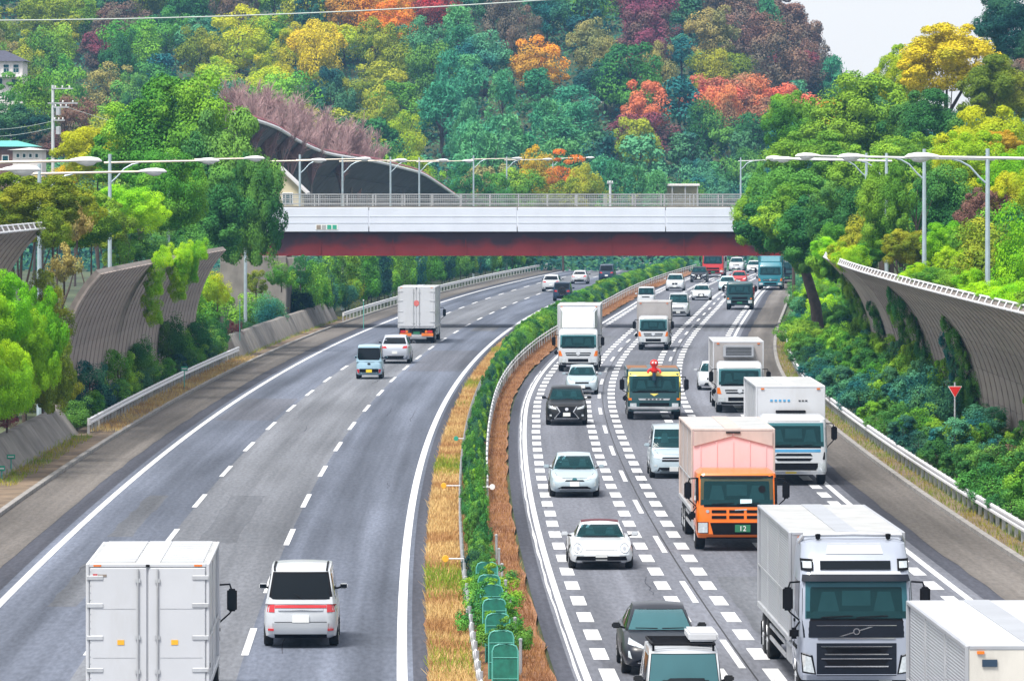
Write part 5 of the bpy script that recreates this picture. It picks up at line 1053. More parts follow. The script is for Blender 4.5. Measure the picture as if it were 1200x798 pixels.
    # rear doors
    for s in (-1,1):
        dr = MB().box(min(s*.02,s*(bw-.05)),max(s*.02,s*(bw-.05)),yb1-.018,yb1+.022,floor+.12,BT-.09).build('rear_door', M[boxm], t, bevel=.012)
        MB().tube([(s*.20,yb1+.05,floor+.05),(s*.20,yb1+.05,BT-.1)], .02, 6).build('lock_rod', M['galv'], dr)
        for zz in (floor+.35,floor+1.05,BT-.35): MB().box(s*.20-.05,s*.20+.05,yb1+.023,yb1+.06,zz-.04,zz+.04).build('rod_bracket', M['galv'], dr, smooth=0)
        for q in (.12,.40,.68,.92):
            zz = floor+.1+(BT-floor-.2)*q; MB().box(min(s*(bw-.32),s*(bw+.02)),max(s*(bw-.32),s*(bw+.02)),yb1+.023,yb1+.04,zz-.045,zz+.045).build('hinge', M['galv'], dr, bevel=.008)
        MB().box(s*(bw-.32)-.17,s*(bw-.32)+.17,yb1-.12,yb1-.02,.72,.88).build('tail_light', M['tail'], t, bevel=.01); MB().box(s*(bw-.58)-.08,s*(bw-.58)+.08,yb1-.12,yb1-.02,.72,.88).build('indicator', M['amber'], t, bevel=.01)
        MB().box(s*(bw-.2)-.08,s*(bw-.2)+.08,yb1+.0,yb1+.02,BT-.06,BT-.025).build('marker_lamp', M['amber'], t, smooth=0)
        MB().box(s*(bw-.3)-.28,s*(bw-.3)+.28,yb1-.5,yb1-.47,.15,.7).build('mudflap', M['black'], t, smooth=0)
    MB().box(-.04,.04,yb1+.0,yb1+.05,BT-.07,BT-.02).build('rear_camera', M['black'], t, bevel=.01)
    MB().box(-bw+.1,bw-.1,yb1-.15,yb1-.05,.42,.56).build('rear_bumper', M['galv'], t, bevel=.015); MB().box(-.22,.22,yb1-.045,yb1-.03,.62,.8).build('number_plate', M['plate_green'], t, smooth=0)
    if deflector:
        MB().hexa([(-hw*.8,oy+.8,cabh-.02),(hw*.8,oy+.8,cabh-.02),(hw*.95,oy+cabl,cabh-.02),(-hw*.95,oy+cabl,cabh-.02),(-hw*.78,oy+1.2,BT-.35),(hw*.78,oy+1.2,BT-.35),(hw*.95,oy+cabl,BT-.1),(-hw*.95,oy+cabl,BT-.1)]).build('roof_deflector', col, t, bevel=.06, seg=2)
    t['yb0'] = yb0; t['yb1'] = yb1; t['oy'] = oy
    return t, sk
def lamps(sk,t,hw,z,m='lens',x0=.66,x1=.94,h=.26): fit(sk,t,'headlight',M[m],'front',rect(hw*x0,hw*x1,z,z+h),True,nx=4,nz=3,off=.02)
def front_truck(sk,t,hw,z0,oy,z1,ch):
    lamps(sk,t,hw,.58); one(sk,t,'grille','black','front',rect(-hw*.6,hw*.6,.92,1.12),nx=8); one(sk,t,'bumper_grille','black','front',rect(-hw*.6,hw*.6,.60,.82),nx=8); one(sk,t,'lower_trim','black','front',rect(-hw*.92,hw*.92,.42,.53),nx=8,off=.015); plate(sk,t,'front',.62,'plate_green',.44); both(sk,t,'indicator','amber','front',rect(hw*.80,hw*.93,.92,1.04),nx=2)
def front_orange(sk,t,hw,z0,oy,z1,ch):
    for i in range(2):
        for k in range(3): a = (-.62+.43*k)*hw; one(sk,t,'grille_slot','black','front',rect(a,a+.36*hw,.98+.17*i,1.07+.17*i),nx=3,nz=1,off=.015)
    one(sk,t,'bumper_grille','black','front',[(-hw*.58,.50),(hw*.58,.50),(hw*.66,.86),(-hw*.66,.86)],nx=8,off=.02); one(sk,t,'lower_trim','black','front',rect(-hw*.95,hw*.95,.38,.42),nx=8,off=.015); lamps(sk,t,hw,.56,x0=.72,x1=.95,h=.30); both(sk,t,'lamp_bezel','black','front',rect(hw*.70,hw*.97,.54,.88),nx=4,off=.012)
    p = one(sk,t,'number_plate','plate_green','front',rect(-.06,.40,.58,.80),nx=2,nz=1,off=.035)
    cu = bpy.data.curves.new('plate_number','FONT'); cu.body = '12'; cu.size = .22; cu.extrude = .003; cu.align_x = 'CENTER'; tmp = bpy.data.objects.new('tmp', cu); COL.objects.link(tmp); bpy.context.view_layer.update(); me = bpy.data.meshes.new_from_object(tmp.evaluated_get(bpy.context.evaluated_depsgraph_get())); bpy.data.objects.remove(tmp); o = link('plate_number', me, M['white_sign'], p); o.location = (.17,oy-.05,.615); o.rotation_euler = (R(90),0,0)
    dk = sk.disc('front',-hw*.72,1.20,.05,.05,off=.02); dk and dk.build('emblem', M['chrome'], t); one(sk,t,'script_badge','chrome','front',[(-.06,1.22),(.30,1.24),(.30,1.27),(-.06,1.25)],nx=4,nz=1,off=.015)
    both(sk,t,'cab_pillar_trim','black','front',rect(hw*.93,hw*.995,z0,z1),nx=1,nz=4,off=.008); dk = sk.disc('front',hw*.62,z0+.48,.11,.11,off=.03); dk and dk.build('windscreen_sticker', M['black'], t); one(sk,t,'dashboard_paper','aqua_paint','front',rect(.1,.45,z0+.04,z0+.18),nx=2,nz=1,off=.026); one(sk,t,'sun_visor','black','front',rect(-hw*.9,hw*.9,z1-.02,z1+.06),off=.03)
def front_smile(sk,t,hw,z0,oy,z1,ch):      # white face with blue band and curved grille
    one(sk,t,'colour_band','blue_band','front',rect(-hw*.97,hw*.97,z0-.20,z0-.10),nx=10,off=.01); one(sk,t,'grille','black','front',[(-hw*.56,1.08),(hw*.56,1.08),(hw*.50,1.17),(-hw*.50,1.17)],nx=8); one(sk,t,'grille','black','front',[(-hw*.48,.90),(hw*.48,.90),(hw*.56,1.0),(-hw*.56,1.0)],nx=8); one(sk,t,'bumper_grille','black','front',[(-hw*.66,.56),(hw*.66,.56),(hw*.78,.82),(-hw*.78,.82)],nx=8,off=.018); lamps(sk,t,hw,.46,x0=.72,x1=.95,h=.36); one(sk,t,'step_bar','galv','front',rect(-hw*.7,hw*.7,.50,.55),nx=8,off=.03); one(sk,t,'number_plate','plate_yellow','front',rect(-.3,.1,.44,.53),nx=2,nz=1,off=.03); both(sk,t,'air_vane','black','front',[(hw*.86,.95),(hw*.93,.95),(hw*.93,1.22),(hw*.90,1.22)],nx=1)
def front_hino(sk,t,hw,z0,oy,z1,ch):
    one(sk,t,'grille','black','front',[(-hw*.58,.94),(hw*.58,.94),(hw*.64,1.12),(-hw*.64,1.12)],nx=8); one(sk,t,'grille_bar','chrome','front',rect(-hw*.6,hw*.6,1.01,1.05),nx=8,off=.03); both(sk,t,'indicator','amber','front',[(hw*.78,.92),(hw*.97,.92),(hw*.97,1.22),(hw*.86,1.22)],nx=3); lamps(sk,t,hw,.55,x0=.62,x1=.92,h=.2); one(sk,t,'bumper_grille','black','front',rect(-hw*.5,hw*.5,.58,.76),nx=6); one(sk,t,'lower_trim','black','front',rect(-hw*.9,hw*.9,.42,.52),nx=8); dk = sk.disc('front',0,1.06,.12,.1,off=.035); dk and dk.build('emblem', M['chrome'], t)
def front_tipper(sk,t,hw,z0,oy,z1,ch):
    one(sk,t,'visor','yellow_paint','front',rect(-hw*.95,hw*.95,z1+.02,z1+.2),nx=10,off=.05,th=.06); one(sk,t,'chevron','yellow_paint','front',[(-.02,z0-.20),(.02,z0-.20),(.20,z0-.09),(-.20,z0-.09)],nx=6,off=.012); one(sk,t,'name_strip','galv','front',[(-hw*.55,.92),(hw*.55,.92),(hw*.6,1.0),(-hw*.6,1.0)],nx=8,off=.02)
    for k in range(5): one(sk,t,'strip_mark','black','front',rect(-.4+k*.18,-.29+k*.18,-.06+1.0,.985),nx=1,nz=1,off=.028)
    one(sk,t,'bumper','galv','front',rect(-hw*.97,hw*.97,.48,.62),nx=10,off=.05,th=.07); one(sk,t,'bumper_grille','black','front',rect(-hw*.55,hw*.55,.66,.80),nx=6,off=.03); lamps(sk,t,hw,.62,x0=.66,x1=.9,h=.16); both(sk,t,'pillar_stripe','yellow_paint','front',rect(hw*.935,hw*.99,z0-.3,z1),nx=1,nz=4,off=.012); both(sk,t,'indicator','amber','front',rect(hw*.84,hw*.96,.92,1.02),nx=2)
def front_tall(sk,t,hw,z0,oy,z1,ch):     # high-roof tractor face: dark waist panel, diagonal bar, stacked grilles
    one(sk,t,'waist_panel','slate','front',[(-hw*.93,z0-.40),(hw*.93,z0-.40),(hw*.955,z0-.05),(-hw*.955,z0-.05)],nx=12,off=.012); one(sk,t,'chrome_strip','chrome','front',rect(-hw*.7,hw*.7,z0-.15,z0-.135),nx=8,off=.02); one(sk,t,'chrome_strip','chrome','front',rect(-hw*.68,hw*.68,z0-.43,z0-.405),nx=8,off=.022)
    one(sk,t,'diagonal_bar','chrome','front',[(-.38,z0-.375),(-.30,z0-.375),(.36,z0-.17),(.28,z0-.17)],nx=4,nz=1,off=.022)
    for r_, m, o in ((.075,'chrome',.028),(.05,'slate',.036)):
        dk = sk.disc('front',0,z0-.27,r_,r_,off=o); dk and dk.build('ring_emblem', M[m], t)
    one(sk,t,'grille_frame','slate','front',rect(-hw*.70,hw*.70,.50,z0-.52),nx=10,nz=6,off=.012); one(sk,t,'upper_grille','black','front',[(-hw*.44,z0-.72),(hw*.44,z0-.72),(hw*.40,z0-.64),(-hw*.40,z0-.64)],nx=6,off=.022)
    for zz in (.98,.72):
        one(sk,t,'grille','black','front',[(-hw*.50,zz),(hw*.50,zz),(hw*.56,zz+.13),(-hw*.56,zz+.13)],nx=8,off=.022); one(sk,t,'grille_trim','chrome','front',[(-hw*.56,zz-.03),(hw*.56,zz-.03),(hw*.56,zz-.005),(-hw*.56,zz-.005)],nx=8,off=.03); one(sk,t,'grille_trim','chrome','front',[(-hw*.62,zz+.14),(hw*.62,zz+.14),(hw*.62,zz+.155),(-hw*.62,zz+.155)],nx=8,off=.03)
    both(sk,t,'headlight','lens','front',[(hw*.74,.56),(hw*.93,.60),(hw*.96,.96),(hw*.80,.90)],nx=4,nz=4,off=.02); both(sk,t,'headlight_bezel','black','front',[(hw*.71,.53),(hw*.95,.57),(hw*.975,1.0),(hw*.77,.94)],nx=4,nz=4,off=.010); both(sk,t,'day_light','chrome','front',[(hw*.80,.93),(hw*.95,.98),(hw*.95,1.0),(hw*.80,.95)],nx=3,nz=1,off=.03)
    one(sk,t,'sun_visor','slate','front',[(-hw*.95,z1+.0),(hw*.95,z1+.0),(hw*.93,z1+.13),(-hw*.93,z1+.13)],nx=12,off=.14,th=.02); one(sk,t,'visor_top','white_paint','front',[(-hw*.80,z1+.14),(hw*.80,z1+.14),(hw*.78,z1+.20),(-hw*.78,z1+.20)],nx=12,off=.10,th=.05)
    one(sk,t,'sign_box','glass_dark','front',rect(-hw*.62,hw*.62,z1+.24,z1+.42),nx=8,off=.03); both(sk,t,'roof_lamp','black','front',rect(hw*.74,hw*.95,z1+.22,z1+.46),nx=3,off=.05,th=.08); both(sk,t,'roof_lamp_lens','lens','front',rect(hw*.77,hw*.92,z1+.27,z1+.41),nx=3,off=.06); one(sk,t,'roof_hatch','roof_dull','front',[(-hw*.50,ch-.30),(hw*.50,ch-.30),(hw*.46,ch-.08),(-hw*.46,ch-.08)],nx=6,off=.02)
    MB().tube([(-hw*.92,oy+1.3,ch-.10),(-hw*.86,oy+1.05,ch+.07),(0,oy+.98,ch+.10),(hw*.86,oy+1.05,ch+.07),(hw*.92,oy+1.3,ch-.10)], .05, 8).build('roof_bar', M['galv'], t)
    for s in (-1,1): MB().lathe([(.02,0),(.05,.02),(.06,.12),(.01,.13)],8,'z',(s*hw*.62,oy+.95,ch-.02)).build('horn', M['black'], t)
M['blue_band'] = paint('blue_band', (.06,.30,.55)); M['slate'] = mat('slate_paint', (.011,.014,.022), .5, 0, .1, spec=.15)

# ---- departing lanes (backs)
truck('white box truck seen from behind, cut off by the bottom edge', M['white_paint'], 176, 842, floor=.72, box=(2.46,3.28,7.0), boxm='box_white', roofm='roof_dull', away=True, axles=2, cabh=2.6)
t0 = bpy.data.objects['box_truck']
for s, w in ((-1,.16),(-.86,.22)): pass
b = MB().box(-1.12,-1.03,t0['yb1']+.023,t0['yb1']+.03,3.0,3.07); b.v = [(-x,y,z) for x,y,z in b.v]; b.build('red_badge', M['tail'], t0, smooth=0)
MB().box(.84,1.02,t0['yb1']+.023,t0['yb1']+.03,3.01,3.06).build('grey_badge', M['bark_pale'], t0, smooth=0)
for k in range(11):
    for s in (-1,1): MB().box(min(s*.27,s*1.12),max(s*.27,s*1.12),t0['yb0']+.25+k*.6,t0['yb0']+.6+k*.6,3.277,3.305).build('roof_bow', M['box_white'], t0, smooth=0)
for s in (-.55,.55): MB().box(s-.07,s+.07,t0['yb1']+.023,t0['yb1']+.032,1.62,1.72).build('reflector_sticker', M['yellow'], t0, smooth=0)
rv = MB().lathe([(.012,0),(.012,.006),(.002,.009)],6,'y').mesh('rivet')
for s in (-1,1):
    for k in range(16): link('rivet', rv, M['galv'], t0, loc=(s*1.17,t0['yb1']+.022,.95+k*.145))
for zz in (1.35,2.35):
    for s in (-1,1): MB().box(min(s*.25,s*1.12),max(s*.25,s*1.12),t0['yb1']+.0225,t0['yb1']+.0265,zz,zz+.012).build('door_seam', M['galv'], t0, smooth=0)
tm = car('minivan', M['white_paint'], 353, 757, 'white minivan with red tail lamps seen from behind in the fast lane', True, rear=rear_minivan)
car('keivan', M['blue_paint'], 433, 444, 'small light blue van with yellow plate seen from behind', True, rear=rear_keivan)
car('suv', M['lilac_silver'], 463, 426, 'silver grey hatchback behind the white box truck, seen from the rear', True)
t5, _ = truck('white box truck with red round mark on its rear doors', M['white_paint'], 489, 402, box=(2.49,3.85,8.5), away=True)
MB().lathe([(.2,0),(.2,.012),(.02,.014)],18,'y',(0,t5['yb1']+.024,2.75)).build('round_mark', M['mark_red'] if 'mark_red' in M else M.setdefault('mark_red', mat('faded_red_mark', (.62,.16,.15), .5, 0, .2, 8)), t5)
for s in (-1,1):
    MB().box(s*.75-.4,s*.75+.4,t5['yb1']-.02,t5['yb1']+.0,.50,.70).build('warning_stripe', M['amber'], t5, smooth=0)
car('suv', M['white_paint'], 646, 342, 'white estate car seen from behind near the hedge past the bend', True)
car('offroad', M['navy_paint'], 659, 353, 'dark blue off-road car with spare wheel half hidden by the hedge', True, rear=rear_spare)
car('sedan', M['white_paint'], 679, 333, 'white saloon with red lamps seen from behind under the bridge', True)
car('minivan', M['navy_paint'], 711, 330, 'dark car almost hidden behind the median hedge', True)
car('minivan', M['white_paint'], 730, 312, 'white van just visible under the bridge girder, driving away', True)
truck('dark truck with red lettering band far under the bridge, driving away', M['black_paint'], 757, 313, box=(2.4,3.0,6), boxm='chassis', roofm='chassis', away=True)
td = bpy.data.objects['box_truck.002']; MB().box(-1.0,1.0,td['yb1']+.03,td['yb1']+.04,1.5,2.1).build('lettering_band', M['red_sign'], td, smooth=0)
# ---- oncoming lanes
tv, _ = truck('silver high-roof truck with slate face panel and diagonal emblem bar', M['silver_truck'] if 'silver_truck' in M else M.setdefault('silver_truck', paint('silver_truck', (.36,.40,.49), .2)), 998, 813, cabh=3.38, box=(2.49,3.42,10.5), boxm='box_silver', sidem='quilted', front=front_tall, wsz=(1.72,2.52), tall=True, cabl=2.3, name='box_truck')
tb, _ = truck('silver corrugated truck body cut off by the lower corner', M['white_paint'], 1230, 1010, box=(2.49,3.45,10), boxm='box_silver', sidem='quilted', roofm='box_white', cabh=2.5, frontm='box_cream')
MB().box(-1.0,-.75,tb['yb0']-.03,tb['yb0']-.012,3.1,3.22).build('blue_badge', M['navy_paint'], tb, smooth=0)
to, _ = truck('orange fronted truck with pink panelled wing body', M['orange_paint'], 861, 643, box=(2.49,3.58,8.8), boxm='tilt_cream', sidem='tilt_cream', frontm='box_pink', front=front_orange, cabh=2.42, wsz=(1.38,2.2))
yb = to['yb0']
for k in range(5): MB().box(-1.0+k*.5-.015,-1.0+k*.5+.015,yb-.025,yb-.003,2.3,3.2).build('panel_rib', M['box_pink'], to, smooth=0)
for s in (-1,1): MB().hexa([(s*1.2,yb-.05,3.05),(s*0.02,yb-.05,3.36),(s*.02,yb-.02,3.36),(s*1.2,yb-.02,3.05),(s*1.2,yb-.05,3.5),(s*.02,yb-.05,3.5),(s*.02,yb-.02,3.5),(s*1.2,yb-.02,3.5)]).build('gable_board', M['tilt_cream'], to, smooth=0)
MB().box(-.22,.22,yb-.09,yb-.05,3.44,3.5).build('wing_latch', M['chassis'], to, bevel=.01)
ts, _ = truck('white truck with blue band and smiling grille beside the barrier', M['white_paint'], 928, 567, box=(2.5,3.56,9.5), boxm='box_white', front=front_smile, cabh=2.55, wsz=(1.42,2.28), sidem='box_white')
MB().box(-.55,.55,ts['yb0']-.25,ts['yb0'],2.56,2.66).build('visor_vent', M['black'], ts, bevel=.02)
for k in range(5): MB().box(-.75+k*.16,-.66+k*.16,ts['yb0']-.02,ts['yb0']-.003,2.98,3.05).build('letter_mark', M['blue_band'], ts, smooth=0)
for k in range(3): MB().box(.30+k*.12,.38+k*.12,ts['yb0']-.02,ts['yb0']-.003,2.99,3.03).build('letter_mark', M['chassis'], ts, smooth=0)
tr_, _ = truck('white refrigerated truck with grey cooling unit above the cab', M['white_paint'], 866, 483, cabw=2.25, box=(2.4,3.38,7.5), boxm='box_white', sidem='box_grey', frontm='box_grey', cabh=2.45, axles=2, front=front_hino, wsz=(1.35,2.12))
cu_ = MB().box(-.75,.75,tr_['yb0']-.42,tr_['yb0']-.005,2.62,3.2).build('cooling_unit', M['box_silver'], tr_, bevel=.04, seg=2)
for k in range(6): MB().box(-.62,.62,tr_['yb0']-.44,tr_['yb0']-.425,2.72+k*.07,2.75+k*.07).build('unit_slat', M['chassis'], cu_, smooth=0)
truck('white box truck with orange indicators following the pale hatchback', M['white_paint'], 678, 435, cabw=2.35, box=(2.45,3.85,7.0), boxm='box_white', sidem='box_cream', front=front_hino, cabh=2.5, axles=2, wsz=(1.42,2.15), deflector=True)
truck('grey box truck with white cab in the middle lane by the bend', M['white_paint'], 766, 410, cabw=2.0, box=(2.2,3.15,5.5), boxm='box_grey', front=front_hino, cabh=2.25, axles=2, wsz=(1.3,2.02), wr=.42)
tp, _ = truck('yellow and dark teal tipper truck with red figure on the windscreen', M['darkteal_paint'], 766, 491, cabw=2.5, cabh=2.36, box=(2.45,2.3,5.5), boxm='darkteal_paint', roofm='soil', front=front_tipper, axles=2, wsz=(1.32,2.02), name='tipper_truck')
oy = tp['oy']; MB().tube([(0,oy-.02,1.85),(0,oy-.03,2.2)], .09, 8).build('figure_stem', M['navy_paint'], tp); of = MB().lathe([(.02,0),(.13,.04),(.17,.16),(.10,.30),(.17,.40),(.20,.50),(.14,.62),(.03,.66)],10,'z',(.0,oy+.1,2.15)).build('red_figure', M['red_sign'], tp, smooth=60)
for s in (-1,1): MB().tube([(s*.1,oy+.1,2.38),(s*.26,oy+.04,2.30),(s*.30,oy+.0,2.18)], [.07,.06,.05], 6).build('figure_arm', M['red_sign'], of); MB().lathe([(.01,0),(.05,.02),(.01,.05)],8,'y',(s*.07,oy-.1,2.66)).build('figure_eye', M['white_sign'], of)
truck('dark teal and red flatbed truck in the slow lane near the bridge', M['darkteal_paint'], 867, 363, cabw=2.3, cabh=2.45, box=(2.3,1.9,6), boxm='red_paint', front=front_truck, axles=2, wsz=(1.4,2.2), name='flatbed_truck')
truck('tall teal blue truck in the slow lane under the bridge', M['teal_paint'], 903, 340, cabw=2.49, cabh=2.9, box=(2.49,3.75,9), boxm='teal_paint', front=front_hino, deflector=True, wsz=(1.6,2.4))
truck('dark truck following the tall teal truck', M['darkteal_paint'], 922, 332, box=(2.45,3.6,9), boxm='box_grey', cabh=2.8, wsz=(1.5,2.3))
truck('red and white fronted truck in the fast lane under the bridge', M['red_paint'], 836, 325, box=(2.4,3.3,7), boxm='box_white', cabh=2.7, wsz=(1.6,2.5))
car('sports', M['white_paint'], 704, 666, 'white sports convertible with round lamps and maroon soft top', front=front_sports, roof=M['softtop'], mcol=M['white_paint'])
car('hatch', M['pearl_paint'], 673, 582, 'silver white hybrid hatchback between sports car and black car', front=front_wedge)
car('suv', M['black_paint'], 664, 498, 'black car with hourglass chrome grille in the fast lane', front=front_spindle, mcol=M['black_paint'])
car('compact', M['pearl_paint'], 682, 462, 'pale silver small hatchback in front of the white box truck', front=front_plain)
car('hatch', M['darkgrey_paint'], 774, 789, 'dark hatchback behind the white roof-rack car at the bottom edge', front=front_wedge, glass='glass_light', mcol=M['black_paint'])
tj = car('offroad', M['white_paint'], 803, 868, 'white boxy car with black roof rack cut by the bottom edge', W=1.62, glass='glass_light', mcol=M['black_paint'])
car('minivan', M['pearl_paint'], 789, 560, 'white minivan half hidden by the orange truck', front=front_van)
car('compact', M['white_paint'], 836, 457, 'white car peeking out left of the refrigerated truck')
car('minivan', M['silver_paint'], 795, 371, 'silver minivan ahead of the grey box truck', front=front_van)
car('offroad', M['white_paint'], 757, 360, 'white boxy car behind the grey box truck', W=1.6)
car('suv', M['white_paint'], 791, 341, 'white car with kidney grille in the fast lane near the hedge end', front=front_kidney)
car('sedan', M['white_paint'], 822, 352, 'white saloon with dark kidney grille beside the silver minivan', front=front_kidney)
car('suv', M['darkgrey_paint'], 819, 331, 'dark fronted car directly before the red and white truck', front=front_spindle)
car('hatch', M['aqua_paint'], 852, 341, 'pale aqua car just behind the dark teal flatbed')
car('suv', M['white_paint'], 863, 318, 'white car far back in the middle lane under the bridge')
car('compact', M['white_paint'], 883, 320, 'white car beside the tall teal truck under the girder')
car('hatch', M['aqua_paint'], 874, 310, 'pale car just below the girder in the middle lane')
car('suv', M['white_paint'], 846, 306, 'small white car far away under the girder in the fast lane')
car('sedan', M['silver_paint'], 939, 322, 'silver car at the far bend beside the leaning trunk')
car('compact', M['red_paint'], 866, 334, 'red car just visible beside the dark teal flatbed truck')
car('hatch', M['pearl_paint'], 893, 311, 'pale car behind the tall teal truck just below the girder'); car('suv', M['darkgrey_paint'], 880, 305, 'dark car farthest back in the middle lane under the girder'); car('minivan', M['silver_paint'], 860, 304, 'silver van far back in the fast lane under the girder'); car('suv', M['white_paint'], 912, 307, 'white car far back in the slow lane beyond the teal truck')
# roof rack with box on the white boxy car
b = MB(); b.tube([(-.62,.6,1.86),(.62,.6,1.86),(.66,2.4,1.86),(-.66,2.4,1.86),(-.62,.6,1.86)], .03, 6); o = b.build('roof_rack', M['black'], tj)
for k in range(6): MB().box(-.62,.62,.75+k*.3,.79+k*.3,1.83,1.86).build('rack_bar', M['black'], o, smooth=0)
for x_ in (-.6,.6):
    for y_ in (.7,2.2): MB().tube([(x_,y_,1.66),(x_,y_,1.86)], .025, 5).build('rack_foot', M['black'], o)
MB().box(.12,.72,1.0,2.6,1.88,2.06).build('roof_box', M['box_white'], o, bevel=.04, seg=2)
for a in (-.28,.12): MB().box(a,a+.2,.62,.66,1.12,1.26).build('dashboard_item', M['aqua_paint'], tj, bevel=.02)
# roof rails on the departing minivan
for s in (-1,1): MB().tube([(s*.62,tm.data and 0 or -2.4,1.84),(s*.63,-1.2,1.93),(s*.63,.1,1.91),(s*.62,.45,1.84)], .025, 5).build('roof_rail', M['black'], tm)
# ================================================================ signs, screens, buildings, wires
def triangle_sign():
    d = 216.0; x = wx(1119,d); z = wz(457,d); zg = terrain_h(x,d)
    t = thing('triangle_sign', 'red inverted triangle sign standing in the shrubs before the wall', 'sign', (x,d,zg)); MB().tube([(0,0,-.3),(0,0,z-zg+.3)], .035, 8).build('post', M['galv'], t)
    def tri(r): return [(-r,.0,r*.55),(0,0,-r*1.15),(r,0,r*.55)]
    for r, y, m, n in ((.27,-.05,'white_sign','sign_border'),(.235,-.062,'red_sign','sign_face')):
        p = tri(r); MB().add([(a,y,c+z-zg) for a,_,c in p]+[(a,y+.01,c+z-zg) for a,_,c in p], [(0,1,2),(5,4,3),(0,3,4,1),(1,4,5,2),(2,5,3,0)]).build(n, M[m], t, smooth=0)
triangle_sign()
def marker(px, py, d, label, w=.32, h=.18, m='sign_green'):
    x = wx(px,d); z = wz(py,d); zg = max(.02, terrain_h(x,d)); t = thing('distance_marker', label, 'sign', (x,d,zg)); hh = max(.4,z-zg)
    MB().tube([(0,0,-.2),(0,0,hh)], .03, 6).build('post', M['teal_frame'], t); o = MB().box(-w/2,w/2,-.06,-.035,hh-h/2,hh+h/2).build('plate', M[m], t, bevel=.01); MB().box(-w*.36,w*.36,-.066,-.061,hh-h*.12,hh+h*.12).build('plate_figures', M['white_sign'], o, smooth=0)
marker(13,535,215,'small green marker plate on a post by the shoulder, taller of two'); marker(2,552,210,'small green disc marker at the picture edge by the shoulder',.25,.2); marker(216,432,300,'green marker plate among the clipped hedge by the first barrier',.36,.24)
for k, (px, py, dd) in enumerate([(281,352,360),(426,352,425)]): marker(px,py,dd,['slim grey delineator post on the far retaining wall','grey delineator post beside the retaining wall under the bridge'][k],.1,.1,'white_sign')
def delineator(fx, u, d, z, arm, m, label):
    x = fx(u,d); t = thing('delineator', label, 'reflector', (x,d,0)); MB().tube([(0,0,-.1),(0,0,z)], .03, 6).build('post', M['galv'], t); MB().tube([(0,0,z),(arm,0,z)], .02, 6).build('arm', M['white_metal'], t); MB().lathe([(.01,-.03),(.09,-.03),(.10,0),(.09,.02),(.01,.02)],12,'y',(arm,0,z)).build('reflector', M[m], t)
delineator(med_l,0,191,.8,-.55,'yellow','round yellow reflector on an arm over the dry grass, farther one'); delineator(med_l,0,154,.8,-.5,'yellow','round yellow reflector on an arm over the dry grass, nearer one'); delineator(med_r,-.2,192,.7,.35,'white_sign','white reflector on an arm over the brown strip facing oncoming cars'); delineator(med_l,0,226,.8,-.3,'sign_green','small green reflector at the hedge where dry grass begins')
# green mesh screens across the reservation
for k in range(7):
    d = 121+k*4.4; a, b = med_l(.28,d), med_r(-.12,d); w = min(b-a, 1.25); h = 1.12+random.uniform(-.04,.04)
    t = thing('mesh_screen', 'green mesh screen in a rounded frame, %s across the median' % ['nearest the bottom edge','second from the bottom','third from the bottom','fourth from the bottom','fifth from the bottom','sixth from the bottom','seventh from the bottom','eighth from the bottom','ninth from the bottom','tenth from the bottom','eleventh from the bottom','twelfth from the bottom','thirteenth from the bottom',][k],'screen',((a+b)/2,d,.03),random.uniform(-.08,.08),'green mesh screens in the median'); r_ = .14; P = [(-w/2,0,-.1),(-w/2,0,h-r_),(-w/2+r_*.3,0,h-r_*.3),(-w/2+r_,0,h),(w/2-r_,0,h),(w/2-r_*.3,0,h-r_*.3),(w/2,0,h-r_),(w/2,0,-.1)]
    MB().tube(P, .02, 6).build('frame', M['teal_frame'], t)
    g = MB(); pp = [(p[0]*.98,p[2]) for p in P]; g.add([(x,-.006,z) for x,z in pp]+[(x,.006,z) for x,z in pp], [tuple(range(8)),tuple(range(15,7,-1))]+[(i,8+i,8+(i+1)%8,(i+1)%8) for i in range(8)]).build('net', M['green_net'], t, smooth=0)
    for hz in (.35,.75): MB().tube([(-w/2,-.012,h*hz),(w/2,-.012,h*hz)], .008, 4).build('wire', M['teal_frame'], t)
for k in range(7):
    d = 126+k*6.2; t = link('marker_post', MB().tube([(0,0,-.1),(0,0,.85)], .035, 8).lathe([(.045,.85),(.045,.88),(.01,.9)],8,'z').mesh('marker_post'), M['galv'], loc=(med_r(.05,d),d,0), label='short white post beside the green mesh screens', cat='post', group='white posts beside the mesh screens')
